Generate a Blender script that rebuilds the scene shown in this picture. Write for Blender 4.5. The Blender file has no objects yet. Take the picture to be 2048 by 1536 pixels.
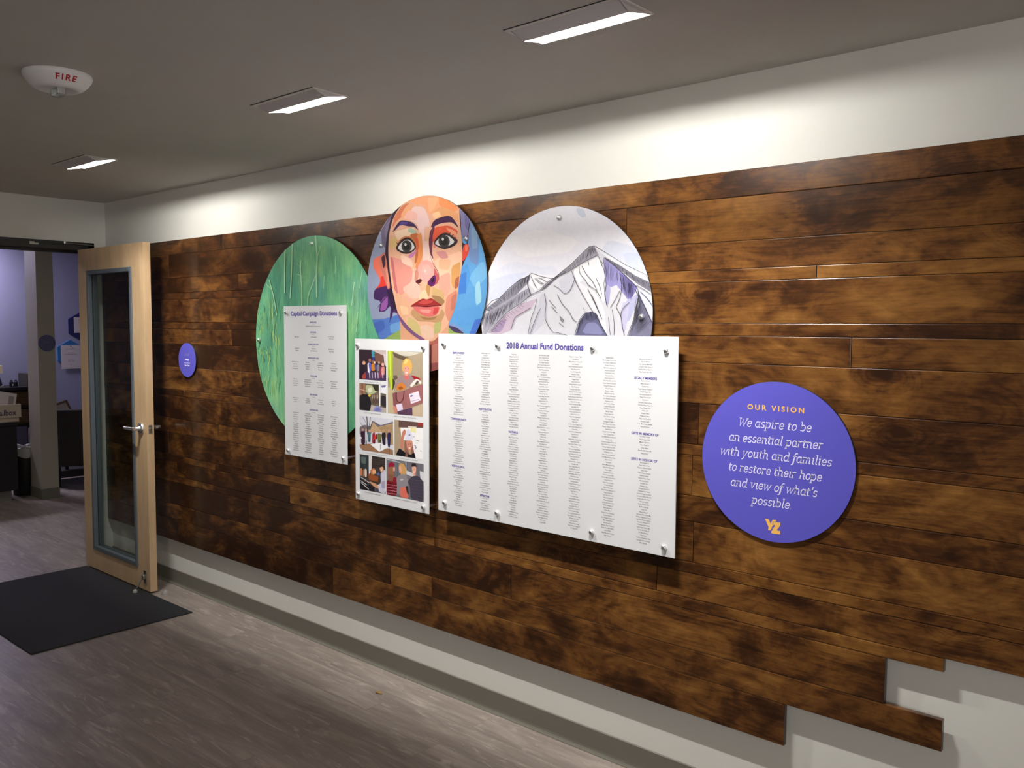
import bpy, bmesh, math, random
from mathutils import Vector, Matrix
from mathutils.geometry import tessellate_polygon

random.seed(7)
scene = bpy.context.scene
COL = scene.collection
PI = math.pi
R = math.radians

# ------------------------------------------------------------------ camera
F_PX, YAW, PITCH, ROLL = 1738.531, -0.7224792, -0.0663290, 0.0053827
CAM = Vector((6.069472, -2.662517, 1.642838))
CEIL = 2.4666
_fw = Vector((math.sin(YAW) * math.cos(PITCH), math.cos(YAW) * math.cos(PITCH), math.sin(PITCH)))
_rt0 = Vector((math.cos(YAW), -math.sin(YAW), 0))
_up0 = _rt0.cross(_fw)
_rt = _rt0 * math.cos(ROLL) + _up0 * math.sin(ROLL)
_up = _up0 * math.cos(ROLL) - _rt0 * math.sin(ROLL)
cam_data = bpy.data.cameras.new('camera')
cam = bpy.data.objects.new('camera', cam_data)
COL.objects.link(cam)
cam_data.sensor_width = 36.0
cam_data.lens = F_PX / 2048 * 36.0
cam_data.clip_start = 0.05
m = Matrix.Identity(4)
for i in range(3):
    m[i][0], m[i][1], m[i][2], m[i][3] = _rt[i], _up[i], -_fw[i], CAM[i]
cam.matrix_world = m
scene.camera = cam

# ------------------------------------------------------------------ world, exposure, lamps
world = bpy.data.worlds.new('world')
scene.world = world
world.use_nodes = True
world.node_tree.nodes['Background'].inputs[0].default_value = (0.88, 0.92, 1.0, 1)
world.node_tree.nodes['Background'].inputs[1].default_value = 0.06
scene.view_settings.view_transform = 'Standard'
scene.view_settings.look = 'None'
scene.view_settings.gamma = 1.0
scene.view_settings.use_curve_mapping = False
scene.view_settings.exposure = 0.12
WASH = 400.0            # radiance of the lit strips of the wall-wash lamps
WASH_POWER, WASH_SPREAD, WASH_TILT = 27.0, 140, 4
WASH_COLOR = (1.0, 0.975, 0.93)


def area_lamp(name, loc, rot, sx, sy, power, color):
    ld = bpy.data.lights.new(name, 'AREA')
    ld.shape = 'RECTANGLE'
    ld.size, ld.size_y = sx, sy
    ld.energy = power
    ld.color = color
    o = bpy.data.objects.new(name, ld)
    COL.objects.link(o)
    o.location = loc
    o.rotation_euler = rot
    return o


# ceiling lamp of the office beyond the door, then added fill lights out of view
area_lamp('office_ceiling_lamp', (-4.3, 0.1, 2.62), (0, 0, 0), 0.3, 0.6, 42.0, (0.85, 0.80, 1.0))
area_lamp('office_entry_fill', (-1.2, -1.3, 2.62), (0, 0, 0), 0.5, 0.5, 9.0, (1.0, 0.92, 0.84))  # added fill to brighten the pillar faces, not a lamp of the office
area_lamp('lobby_side_fill', (9.3, -3.2, 1.5), (R(90), 0, R(90 - 12)), 2.4, 1.7, 33.0, (1.0, 0.95, 0.90))  # added fill from the side, standing in for unseen lobby light; no real window
area_lamp('lobby_front_fill', (8.4, -6.9, 1.6), (R(90), 0, R(20)), 1.8, 1.8, 42.0, (1.0, 0.95, 0.90))  # second added fill, lifts the door face and low wall; no real window


# ------------------------------------------------------------------ helpers
def at(px, py, axis, val):
    """the point where the sight line of a photo pixel meets the plane axis = val"""
    d = _fw + _rt * ((px - 1024) / F_PX) - _up * ((py - 768) / F_PX)
    t = (val - CAM[axis]) / d[axis]
    return CAM + d * t


def lin(c):
    return tuple((v / 255 / 12.92) if v / 255 <= 0.04045 else ((v / 255 + 0.055) / 1.055) ** 2.4 for v in c)


def new_obj(name, me, mats=(), parent=None, loc=None):
    o = bpy.data.objects.new(name, me)
    COL.objects.link(o)
    for mt in (mats if isinstance(mats, (list, tuple)) else [mats]):
        if mt:
            me.materials.append(mt)
    if parent:
        o.parent = parent
    if loc is not None:
        o.location = loc
    return o


def tag(o, label=None, cat=None, group=None, kind=None):
    if label: o['label'] = label
    if cat: o['category'] = cat
    if group: o['group'] = group
    if kind: o['kind'] = kind
    return o


def thing(name, loc, label, cat, group=None):
    o = bpy.data.objects.new(name, None)
    o.empty_display_size = 0.05
    COL.objects.link(o)
    o.location = loc
    return tag(o, label, cat, group)


def struct(name, bm, mats, loc=None):
    return tag(build(name, bm, mats, None, loc), kind='structure')


def build(name, bm, mats, parent=None, loc=None, smooth=False, smooth_angle=None):
    bmesh.ops.recalc_face_normals(bm, faces=bm.faces)
    if smooth:
        for f in bm.faces:
            f.smooth = True
    if smooth_angle is not None:
        for f in bm.faces:
            f.smooth = True
        for e in bm.edges:
            if len(e.link_faces) == 2 and e.calc_face_angle(0) > smooth_angle:
                e.smooth = False
    me = bpy.data.meshes.new(name)
    bm.to_mesh(me)
    bm.free()
    return new_obj(name, me, mats, parent, loc)


def box(bm, x0, x1, y0, y1, z0, z1, bevel=0.0, seg=2, mi=0, M=None):
    vs = [bm.verts.new((x, y, z)) for x in (x0, x1) for y in (y0, y1) for z in (z0, z1)]
    q = [(0, 1, 3, 2), (4, 6, 7, 5), (0, 4, 5, 1), (2, 3, 7, 6), (0, 2, 6, 4), (1, 5, 7, 3)]
    fs = [bm.faces.new([vs[i] for i in f]) for f in q]
    for f in fs:
        f.material_index = mi
    allv = vs
    if bevel > 0:
        es = list({e for f in fs for e in f.edges})
        r = bmesh.ops.bevel(bm, geom=es, offset=bevel, segments=seg, affect='EDGES', profile=0.5)
        allv = list({v for f in r['faces'] for v in f.verts} | {v for v in vs if v.is_valid})
        for f in r['faces']:
            f.material_index = mi
    if M is not None:
        bmesh.ops.transform(bm, matrix=M, verts=[v for v in allv if v.is_valid])
    return allv


def lathe(bm, prof, n=32, M=None, mi=0, cap=True):
    """prof: list of (r, z); axis Z"""
    rings = []
    for r, z in prof:
        if r < 1e-6:
            rings.append([bm.verts.new((0, 0, z))])
        else:
            rings.append([bm.verts.new((r * math.cos(2 * PI * i / n), r * math.sin(2 * PI * i / n), z)) for i in range(n)])
    for a, b in zip(rings, rings[1:]):
        for i in range(n):
            j = (i + 1) % n
            if len(a) == 1 and len(b) == 1:
                continue
            if len(a) == 1:
                f = bm.faces.new((a[0], b[i], b[j]))
            elif len(b) == 1:
                f = bm.faces.new((a[i], a[j], b[0]))
            else:
                f = bm.faces.new((a[i], a[j], b[j], b[i]))
            f.material_index = mi
    if cap:
        for rg in (rings[0], rings[-1]):
            if len(rg) > 2:
                bm.faces.new(rg).material_index = mi
    vs = [v for rg in rings for v in rg]
    if M is not None:
        bmesh.ops.transform(bm, matrix=M, verts=vs)
    return vs


def tube(bm, pts, r, n=10, mi=0):
    pts = [Vector(p) for p in pts]
    rings = []
    for i, p in enumerate(pts):
        d = (pts[min(i + 1, len(pts) - 1)] - pts[max(i - 1, 0)]).normalized()
        u = d.cross(Vector((0, 0, 1)))
        if u.length < 1e-3:
            u = d.cross(Vector((1, 0, 0)))
        u.normalize()
        w = d.cross(u)
        rr = r[i] if isinstance(r, (list, tuple)) else r
        rings.append([bm.verts.new(p + (u * math.cos(2 * PI * k / n) + w * math.sin(2 * PI * k / n)) * rr) for k in range(n)])
    for a, b in zip(rings, rings[1:]):
        for k in range(n):
            f = bm.faces.new((a[k], a[(k + 1) % n], b[(k + 1) % n], b[k]))
            f.material_index = mi
    bm.faces.new(rings[0]).material_index = mi
    bm.faces.new(rings[-1]).material_index = mi


def prism(bm, pts2, y0, y1, mi=0):
    """polygon in x,z extruded between y0 and y1"""
    a = [bm.verts.new((x, y0, z)) for x, z in pts2]
    b = [bm.verts.new((x, y1, z)) for x, z in pts2]
    n = len(a)
    for f in [bm.faces.new(a), bm.faces.new(b)] + [bm.faces.new((a[i], a[(i + 1) % n], b[(i + 1) % n], b[i])) for i in range(n)]:
        f.material_index = mi


FRONT = Matrix.Rotation(R(90), 4, 'X')     # local +Z turned to face -Y (out of the feature wall)
EAST = Matrix.Rotation(R(90), 4, 'Z') @ Matrix.Rotation(R(90), 4, 'X')   # local +Z turned to face +X


# ------------------------------------------------------------------ materials
def mat(name, color, rough=0.5, metal=0.0, spec=0.5, var=0.06, vscale=6.0, bump=0.0, bscale=150.0, emit=None, estr=0.0, coat=0.0):
    mt = bpy.data.materials.new(name)
    mt.use_nodes = True
    nt = mt.node_tree
    b = nt.nodes['Principled BSDF']
    b.inputs['Roughness'].default_value = rough
    b.inputs['Metallic'].default_value = metal
    b.inputs['Specular IOR Level'].default_value = spec
    b.inputs['Coat Weight'].default_value = coat
    b.inputs['Coat Roughness'].default_value = 0.1
    tc = nt.nodes.new('ShaderNodeTexCoord')
    nz = nt.nodes.new('ShaderNodeTexNoise')
    nz.inputs['Scale'].default_value = vscale
    nz.inputs['Detail'].default_value = 4
    nt.links.new(tc.outputs['Object'], nz.inputs['Vector'])
    mx = nt.nodes.new('ShaderNodeMix')
    mx.data_type = 'RGBA'
    c = color
    mx.inputs['A'].default_value = (*[max(0, v * (1 - var)) for v in c], 1)
    mx.inputs['B'].default_value = (*[min(1, v * (1 + var)) for v in c], 1)
    nt.links.new(nz.outputs['Fac'], mx.inputs['Factor'])
    nt.links.new(mx.outputs['Result'], b.inputs['Base Color'])
    if bump:
        n2 = nt.nodes.new('ShaderNodeTexNoise')
        n2.inputs['Scale'].default_value = bscale
        n2.inputs['Detail'].default_value = 3
        nt.links.new(tc.outputs['Object'], n2.inputs['Vector'])
        bp = nt.nodes.new('ShaderNodeBump')
        bp.inputs['Strength'].default_value = bump
        bp.inputs['Distance'].default_value = 0.002
        nt.links.new(n2.outputs['Fac'], bp.inputs['Height'])
        nt.links.new(bp.outputs['Normal'], b.inputs['Normal'])
    if emit:
        b.inputs['Emission Color'].default_value = (*emit, 1)
        b.inputs['Emission Strength'].default_value = estr
    return mt


def ramp(nt, stops, interp='LINEAR'):
    cr = nt.nodes.new('ShaderNodeValToRGB')
    cr.color_ramp.interpolation = interp
    els = cr.color_ramp.elements
    while len(els) < len(stops):
        els.new(0.5)
    for e, (p, c) in zip(els, stops):
        e.position = p
        e.color = (*c, 1)
    return cr


def noise(nt, vec, scale, detail=4, rough=0.5, dist=0.0):
    n = nt.nodes.new('ShaderNodeTexNoise')
    n.inputs['Scale'].default_value = scale
    n.inputs['Detail'].default_value = detail
    n.inputs['Roughness'].default_value = rough
    n.inputs['Distortion'].default_value = dist
    nt.links.new(vec, n.inputs['Vector'])
    return n.outputs['Fac']


def math_n(nt, op, a, b=None, clamp=False):
    n = nt.nodes.new('ShaderNodeMath')
    n.operation = op
    n.use_clamp = clamp
    for i, v in enumerate((a, b)):
        if v is None:
            continue
        if isinstance(v, (int, float)):
            n.inputs[i].default_value = v
        else:
            nt.links.new(v, n.inputs[i])
    return n.outputs[0]


def mapping(nt, vec, scale, loc=(0, 0, 0)):
    n = nt.nodes.new('ShaderNodeMapping')
    n.inputs['Scale'].default_value = scale
    n.inputs['Location'].default_value = loc
    nt.links.new(vec, n.inputs['Vector'])
    return n.outputs[0]


def mixc(nt, fac, a, b, mode='MIX'):
    n = nt.nodes.new('ShaderNodeMix')
    n.data_type = 'RGBA'
    n.blend_type = mode
    for key, v in (('Factor', fac), ('A', a), ('B', b)):
        if isinstance(v, (int, float)):
            n.inputs[key].default_value = v
        elif isinstance(v, tuple):
            n.inputs[key].default_value = (*v, 1)
        else:
            nt.links.new(v, n.inputs[key])
    return n.outputs['Result']


def attr(nt, name):
    n = nt.nodes.new('ShaderNodeAttribute')
    n.attribute_name = name
    return n


def wood_wall_material():
    """stained alder: blotches, fine grain, cathedral rings and knots; each plank carries its own grain offset"""
    mt = bpy.data.materials.new('stained_alder')
    mt.use_nodes = True
    nt = mt.node_tree
    L = nt.links.new
    b = nt.nodes['Principled BSDF']
    g = attr(nt, 'grain').outputs['Vector']
    tone = attr(nt, 'tone').outputs['Fac']
    # knots
    vo = nt.nodes.new('ShaderNodeTexVoronoi')
    vo.voronoi_dimensions = '2D'
    vo.inputs['Scale'].default_value = 1.0
    L(mapping(nt, g, (1.9, 4.2, 1)), vo.inputs['Vector'])
    kd = vo.outputs['Distance']
    wob = noise(nt, g, 14, 2)
    kd2 = math_n(nt, 'ADD', kd, math_n(nt, 'MULTIPLY', math_n(nt, 'SUBTRACT', wob, 0.5), 0.10))
    knot = math_n(nt, 'SUBTRACT', 1.0, math_n(nt, 'MULTIPLY', kd2, 4.2), clamp=True)
    sc_ = nt.nodes.new('ShaderNodeSeparateColor')
    L(vo.outputs['Color'], sc_.inputs[0])
    some = math_n(nt, 'GREATER_THAN', sc_.outputs[0], 0.62)
    knot = math_n(nt, 'MULTIPLY', knot, some)
    core = math_n(nt, 'SUBTRACT', 1.0, math_n(nt, 'MULTIPLY', kd2, 14.0), clamp=True)
    # blotchy stain
    bl = noise(nt, mapping(nt, g, (2.9, 4.6, 1)), 1.0, 8, 0.60, 0.9)
    bl2 = noise(nt, mapping(nt, g, (7, 12, 1), (31, 7, 0)), 1.0, 7, 0.66, 1.6)
    fine = noise(nt, mapping(nt, g, (7, 170, 1)), 1.0, 3, 0.6, 0.2)
    # cathedral grain: contour lines of a stretched height field
    hf = noise(nt, mapping(nt, g, (1.3, 5.0, 1), (5, 3, 0)), 1.0, 1, 0.4, 0.3)
    hf = math_n(nt, 'ADD', hf, math_n(nt, 'MULTIPLY', knot, 0.28))
    rings = math_n(nt, 'SINE', math_n(nt, 'MULTIPLY', hf, 120.0))
    rings = math_n(nt, 'POWER', math_n(nt, 'ADD', math_n(nt, 'MULTIPLY', rings, 0.5), 0.5), 4.0)
    s = math_n(nt, 'ADD', math_n(nt, 'MULTIPLY', bl, 0.92), math_n(nt, 'MULTIPLY', bl2, 0.38))
    s = math_n(nt, 'ADD', s, math_n(nt, 'MULTIPLY', fine, 0.22))
    bl3 = noise(nt, mapping(nt, g, (9, 42, 1), (3, 17, 0)), 1.0, 6, 0.7, 0.8)
    s = math_n(nt, 'ADD', s, math_n(nt, 'MULTIPLY', math_n(nt, 'SUBTRACT', bl3, 0.5), 0.22))
    s = math_n(nt, 'SUBTRACT', s, math_n(nt, 'MULTIPLY', rings, 0.045))
    s = math_n(nt, 'SUBTRACT', s, math_n(nt, 'MULTIPLY', knot, 0.10))
    s = math_n(nt, 'SUBTRACT', s, math_n(nt, 'MULTIPLY', math_n(nt, 'MULTIPLY', core, some), 0.22))
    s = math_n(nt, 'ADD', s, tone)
    cr = ramp(nt, [(0.34, lin((46, 25, 12))), (0.45, lin((73, 43, 20))), (0.56, lin((106, 68, 31))), (0.66, lin((127, 86, 41))), (0.86, lin((162, 114, 59)))])
    mr = nt.nodes.new('ShaderNodeMapRange')
    mr.inputs['From Min'].default_value = 0.20
    mr.inputs['From Max'].default_value = 1.20
    L(s, mr.inputs['Value'])
    L(mr.outputs[0], cr.inputs['Fac'])
    L(cr.outputs[0], b.inputs['Base Color'])
    b.inputs['Roughness'].default_value = 0.30
    b.inputs['Specular IOR Level'].default_value = 0.32
    b.inputs['Coat Weight'].default_value = 0.35
    b.inputs['Coat Roughness'].default_value = 0.13
    bp = nt.nodes.new('ShaderNodeBump')
    bp.inputs['Strength'].default_value = 0.10
    bp.inputs['Distance'].default_value = 0.001
    L(math_n(nt, 'ADD', fine, math_n(nt, 'MULTIPLY', bl2, 0.8)), bp.inputs['Height'])
    L(bp.outputs['Normal'], b.inputs['Normal'])
    return mt


def floor_material():
    mt = bpy.data.materials.new('grey_vinyl_plank')
    mt.use_nodes = True
    nt = mt.node_tree
    L = nt.links.new
    b = nt.nodes['Principled BSDF']
    tc = nt.nodes.new('ShaderNodeTexCoord')
    br = nt.nodes.new('ShaderNodeTexBrick')
    br.offset = 0.37
    br.inputs['Scale'].default_value = 1.0
    br.inputs['Brick Width'].default_value = 1.22
    br.inputs['Row Height'].default_value = 0.178
    br.inputs['Mortar Size'].default_value = 0.0011
    br.inputs['Color1'].default_value = (0, 0, 0, 1)
    br.inputs['Color2'].default_value = (1, 1, 1, 1)
    br.inputs['Mortar'].default_value = (0.5, 0.5, 0.5, 1)
    L(tc.outputs['Object'], br.inputs['Vector'])
    sep = nt.nodes.new('ShaderNodeSeparateColor')
    L(br.outputs['Color'], sep.inputs[0])
    off = nt.nodes.new('ShaderNodeCombineXYZ')
    L(math_n(nt, 'MULTIPLY', sep.outputs[0], 37.0), off.inputs[0])
    L(math_n(nt, 'MULTIPLY', sep.outputs[0], 11.0), off.inputs[1])
    ad = nt.nodes.new('ShaderNodeVectorMath')
    L(tc.outputs['Object'], ad.inputs[0])
    L(off.outputs[0], ad.inputs[1])
    g = ad.outputs[0]
    n1 = noise(nt, mapping(nt, g, (1.2, 8, 1)), 1.0, 7, 0.66, 1.3)
    n2 = noise(nt, mapping(nt, g, (3, 60, 1)), 1.0, 4, 0.6, 0.5)
    n3 = noise(nt, mapping(nt, g, (2.6, 15, 1), (9, 2, 0)), 1.0, 7, 0.68, 2.4)
    s = math_n(nt, 'ADD', math_n(nt, 'MULTIPLY', n1, 0.75), math_n(nt, 'MULTIPLY', n2, 0.25))
    s = math_n(nt, 'ADD', s, math_n(nt, 'MULTIPLY', math_n(nt, 'SUBTRACT', sep.outputs[0], 0.5), 0.07))
    cr = ramp(nt, [(0.25, lin((118, 107, 101))), (0.5, lin((152, 140, 132))), (0.75, lin((190, 178, 169)))])
    L(s, cr.inputs['Fac'])
    st = ramp(nt, [(0.55, (0, 0, 0)), (0.68, (1, 1, 1))])
    L(n3, st.inputs['Fac'])
    sp = nt.nodes.new('ShaderNodeSeparateColor')
    L(st.outputs[0], sp.inputs[0])
    c = mixc(nt, math_n(nt, 'MULTIPLY', sp.outputs[0], 0.55), cr.outputs[0], lin((212, 200, 190)))
    c = mixc(nt, math_n(nt, 'MULTIPLY', br.outputs['Fac'], 0.35), c, lin((70, 60, 55)))
    L(c, b.inputs['Base Color'])
    b.inputs['Roughness'].default_value = 0.42
    b.inputs['Specular IOR Level'].default_value = 0.35
    bp = nt.nodes.new('ShaderNodeBump')
    bp.inputs['Strength'].default_value = 0.12
    bp.inputs['Distance'].default_value = 0.001
    L(n2, bp.inputs['Height'])
    L(bp.outputs['Normal'], b.inputs['Normal'])
    return mt


def paint_material():
    mt = bpy.data.materials.new('printed_ink')
    mt.use_nodes = True
    nt = mt.node_tree
    b = nt.nodes['Principled BSDF']
    a = attr(nt, 'ink')
    tc = nt.nodes.new('ShaderNodeTexCoord')
    n = noise(nt, tc.outputs['Object'], 60, 4)
    f = math_n(nt, 'ADD', 0.93, math_n(nt, 'MULTIPLY', n, 0.14))
    cc = nt.nodes.new('ShaderNodeCombineColor')
    for i in range(3):
        nt.links.new(f, cc.inputs[i])
    nt.links.new(mixc(nt, 1.0, a.outputs['Color'], cc.outputs[0], 'MULTIPLY'), b.inputs['Base Color'])
    b.inputs['Roughness'].default_value = 0.45
    b.inputs['Specular IOR Level'].default_value = 0.3
    return mt


def forest_material():
    """painted aspen grove: vertical strokes of green, teal and yellow"""
    mt = bpy.data.materials.new('painted_green')
    mt.use_nodes = True
    nt = mt.node_tree
    b = nt.nodes['Principled BSDF']
    tc = nt.nodes.new('ShaderNodeTexCoord')
    v = tc.outputs['Object']
    n1 = noise(nt, mapping(nt, v, (5.0, 1, 2.2), (3.3, 0, 1.2)), 1.0, 4, 0.55, 0.6)
    n2 = noise(nt, mapping(nt, v, (60, 1, 8)), 1.0, 4, 0.65, 0.4)
    n3 = noise(nt, mapping(nt, v, (4.2, 1, 3.0), (8.1, 0, 4.7)), 1.0, 2, 0.5)
    n4 = noise(nt, v, 160, 2, 0.7)
    s = math_n(nt, 'ADD', math_n(nt, 'MULTIPLY', n1, 0.68), math_n(nt, 'MULTIPLY', n2, 0.24))
    s = math_n(nt, 'ADD', s, math_n(nt, 'MULTIPLY', n4, 0.10))
    cr = ramp(nt, [(0.30, lin((64, 124, 112))), (0.45, lin((92, 160, 126))), (0.56, lin((120, 188, 138))), (0.72, lin((166, 216, 152)))])
    nt.links.new(s, cr.inputs['Fac'])
    st = ramp(nt, [(0.58, (0, 0, 0)), (0.74, (1, 1, 1))])
    nt.links.new(n3, st.inputs['Fac'])
    sp = nt.nodes.new('ShaderNodeSeparateColor')
    nt.links.new(st.outputs[0], sp.inputs[0])
    c = mixc(nt, math_n(nt, 'MULTIPLY', sp.outputs[0], 0.6), cr.outputs[0], lin((70, 134, 144)))
    nt.links.new(c, b.inputs['Base Color'])
    b.inputs['Roughness'].default_value = 0.4
    b.inputs['Specular IOR Level'].default_value = 0.3
    return mt


def glass_material():
    mt = bpy.data.materials.new('clear_glass')
    mt.use_nodes = True
    nt = mt.node_tree
    nt.nodes.remove(nt.nodes['Principled BSDF'])
    out = nt.nodes['Material Output']
    tr = nt.nodes.new('ShaderNodeBsdfTransparent')
    tr.inputs[0].default_value = (0.86, 0.90, 0.88, 1)
    gl = nt.nodes.new('ShaderNodeBsdfGlossy')
    gl.inputs['Roughness'].default_value = 0.02
    fr = nt.nodes.new('ShaderNodeFresnel')
    fr.inputs['IOR'].default_value = 1.5
    mx = nt.nodes.new('ShaderNodeMixShader')
    ge = nt.nodes.new('ShaderNodeNewGeometry')
    nt.links.new(math_n(nt, 'MULTIPLY', fr.outputs[0], math_n(nt, 'SUBTRACT', 1.0, ge.outputs['Backfacing'])), mx.inputs[0])
    nt.links.new(tr.outputs[0], mx.inputs[1])
    nt.links.new(gl.outputs[0], mx.inputs[2])
    nt.links.new(mx.outputs[0], out.inputs[0])
    return mt


M_WALL = mat('white_wall_paint', (0.76, 0.755, 0.70), 0.62, var=0.02, bump=0.04, bscale=220)
M_CEIL = mat('ceiling_paint', (0.58, 0.555, 0.515), 0.8, var=0.03, bump=0.05, bscale=120)
M_LAV = mat('lavender_wall_paint', (0.36, 0.36, 0.52), 0.6, var=0.03, bump=0.04)
M_OLIVE = mat('olive_pillar_paint', (0.40, 0.36, 0.28), 0.6, var=0.03, bump=0.04)
M_BASE = mat('olive_rubber', (0.175, 0.165, 0.135), 0.5, var=0.04, spec=0.3)
M_FLOOR = floor_material()
M_WOOD = wood_wall_material()
M_FURRING = mat('raw_batten', (0.10, 0.06, 0.03), 0.8)
M_INK = paint_material()
M_FOREST = forest_material()
M_GLASS = glass_material()
M_BOARD = mat('white_board', (0.72, 0.725, 0.745), 0.4, var=0.01, spec=0.35)
M_BOARDEDGE = mat('black_board_edge', (0.012, 0.011, 0.013), 0.5)
M_PURPLE = mat('purple_board', lin((90, 86, 190)), 0.5, var=0.02, spec=0.3)
M_PURPLETEXT = mat('purple_ink', lin((78, 66, 150)), 0.6)
M_GREYTEXT = mat('grey_ink', lin((128, 124, 130)), 0.6)
M_WHITETEXT = mat('pale_ink', lin((226, 222, 248)), 0.6)
M_GOLDTEXT = mat('gold_ink', lin((240, 186, 92)), 0.6)
M_CHROME = mat('chrome', (0.93, 0.93, 0.94), 0.30, metal=1.0, var=0.02)
M_STEEL = mat('satin_steel', (0.55, 0.54, 0.52), 0.3, metal=1.0, var=0.04)
M_HOOD = mat('lamp_hood_enamel', (0.62, 0.58, 0.58), 0.35, var=0.02)
M_FLANGE = mat('lamp_flange_enamel', (0.74, 0.70, 0.66), 0.4, var=0.02)
M_LENS = mat('lit_lens', (0.9, 0.9, 0.88), 0.4, emit=WASH_COLOR, estr=WASH)
M_DARKGAP = mat('dark_gap', (0.01, 0.009, 0.008), 0.9)
M_ALARM = mat('alarm_plastic', (0.88, 0.86, 0.85), 0.4, var=0.02)
M_RED = mat('red_ink', lin((190, 30, 50)), 0.5)
M_MAPLE = None
M_LITE = mat('blue_grey_metal', lin((98, 106, 113)), 0.45, var=0.03, spec=0.4)
M_FRAME = mat('black_bronze_frame', (0.012, 0.010, 0.010), 0.45, var=0.05)
M_MAT = mat('black_mat_ribs', (0.016, 0.017, 0.020), 0.9, var=0.15, vscale=40, bump=0.6, bscale=500)
M_BLACK = mat('black_laminate', (0.012, 0.011, 0.011), 0.5)


def maple_material():
    mt = bpy.data.materials.new('maple_veneer')
    mt.use_nodes = True
    nt = mt.node_tree
    b = nt.nodes['Principled BSDF']
    tc = nt.nodes.new('ShaderNodeTexCoord')
    n1 = noise(nt, mapping(nt, tc.outputs['Object'], (9, 9, 1.6)), 1.0, 5, 0.6, 1.2)
    n2 = noise(nt, mapping(nt, tc.outputs['Object'], (160, 160, 4)), 1.0, 3)
    s = math_n(nt, 'ADD', math_n(nt, 'MULTIPLY', n1, 0.8), math_n(nt, 'MULTIPLY', n2, 0.2))
    cr = ramp(nt, [(0.3, lin((196, 164, 124))), (0.7, lin((222, 190, 150)))])
    nt.links.new(s, cr.inputs['Fac'])
    nt.links.new(cr.outputs[0], b.inputs['Base Color'])
    b.inputs['Roughness'].default_value = 0.38
    return mt


M_MAPLE = maple_material()

# ------------------------------------------------------------------ the setting
XR, YB = 9.5, -7.0                       # the lobby runs on behind the camera
bm = bmesh.new(); box(bm, -5.2, XR, YB, 3.2, -0.12, 0.0)
struct('floor', bm, M_FLOOR)
bm = bmesh.new()
HOLES = [(1.46, 0), (3.32, 0), (4.60, 0)]
LAMP_L, LAMP_Y0, LAMP_Y1 = 0.365, -0.805, -0.662
xs = [-0.12]
for hx, _ in HOLES:
    xs += [hx - LAMP_L / 2, hx + LAMP_L / 2]
xs.append(XR)
box(bm, -0.12, XR, YB, LAMP_Y0, CEIL, CEIL + 0.15)
box(bm, -0.12, XR, LAMP_Y1, 0.0, CEIL, CEIL + 0.15)
for i in range(0, len(xs), 2):
    box(bm, xs[i], xs[i + 1], LAMP_Y0, LAMP_Y1, CEIL, CEIL + 0.15)
struct('ceiling', bm, M_CEIL)
bm = bmesh.new(); box(bm, -5.2, -0.12, YB, 3.2, 2.65, 2.80)
struct('ceiling_office', bm, M_CEIL)
bm = bmesh.new(); box(bm, -0.12, XR, 0.0, 0.12, 0.0, CEIL + 0.15)
struct('wall_right', bm, M_WALL)
FR_OUT, FR_IN, FR_L = -0.082, -0.124, -1.15          # outer and inner edge of the jamb; far jamb
bm = bmesh.new()
box(bm, -0.12, 0.0, YB, 0.0, 2.188, 2.65)
box(bm, -0.12, 0.0, FR_OUT, 0.0, 0.0, 2.188)
box(bm, -0.12, 0.0, YB, FR_L - 0.06, 0.0, 2.188)
struct('wall_left', bm, M_WALL)
bm = bmesh.new(); box(bm, -4.72, -4.60, YB, 3.2, 0.0, 2.65)
struct('wall_office_back', bm, M_LAV)
bm = bmesh.new(); box(bm, -4.60, -0.12, 3.0, 3.12, 0.0, 2.65)
struct('wall_office_side', bm, M_LAV)
bm = bmesh.new(); box(bm, -2.816, -2.548, 0.474, 0.624, 0.0, 2.65)
struct('wall_pillar', bm, M_OLIVE)
bm = bmesh.new(); box(bm, -2.824, -2.542, 0.468, 0.630, 0.0, 0.098, 0.002)
struct('baseboard_pillar', bm, M_BASE)
# rubber cove base with its toe
bm = bmesh.new()
prof = [(0, 0), (-0.020, 0), (-0.0195, 0.0030), (-0.0100, 0.0048), (-0.0066, 0.0095), (-0.0053, 0.018), (-0.005, 0.090), (-0.002, 0.0925), (0, 0.0925)]
a = [bm.verts.new((0.0, y, z)) for y, z in prof]
c = [bm.verts.new((XR, y, z)) for y, z in prof]
for i in range(len(prof)):
    j = (i + 1) % len(prof)
    bm.faces.new((a[i], a[j], c[j], c[i]))
bm.faces.new(a); bm.faces.new(c)
struct('baseboard_right', bm, M_BASE)

# ------------------------------------------------------------------ door frame and door
bm = bmesh.new()
box(bm, -0.13, 0.012, FR_IN, FR_OUT, 0.0, 2.188, 0.002)
box(bm, -0.13, 0.012, FR_L - 0.06, FR_L, 0.0, 2.188, 0.002)
box(bm, -0.13, 0.012, FR_L - 0.06, FR_OUT, 2.134, 2.188, 0.002)
box(bm, -0.10, -0.055, FR_L, FR_IN, 2.118, 2.136, 0.002)
struct('trim_1', bm, M_FRAME)

DY0, DY1 = -0.210, -0.165                # faces of the opened leaf
DX0, DX1 = 0.058, 0.976
LX0, LX1, LZ0, LZ1 = 0.191, 0.826, 0.143, 1.991
door = thing('door_1', (DX0, (DY0 + DY1) / 2, 0.012), None, None)
tag(door, 'open pale maple office door with a tall narrow glass panel', kind='structure')


def dloc(o):
    o.location = Vector(o.location) - Vector(door.location)
    return o


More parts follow.
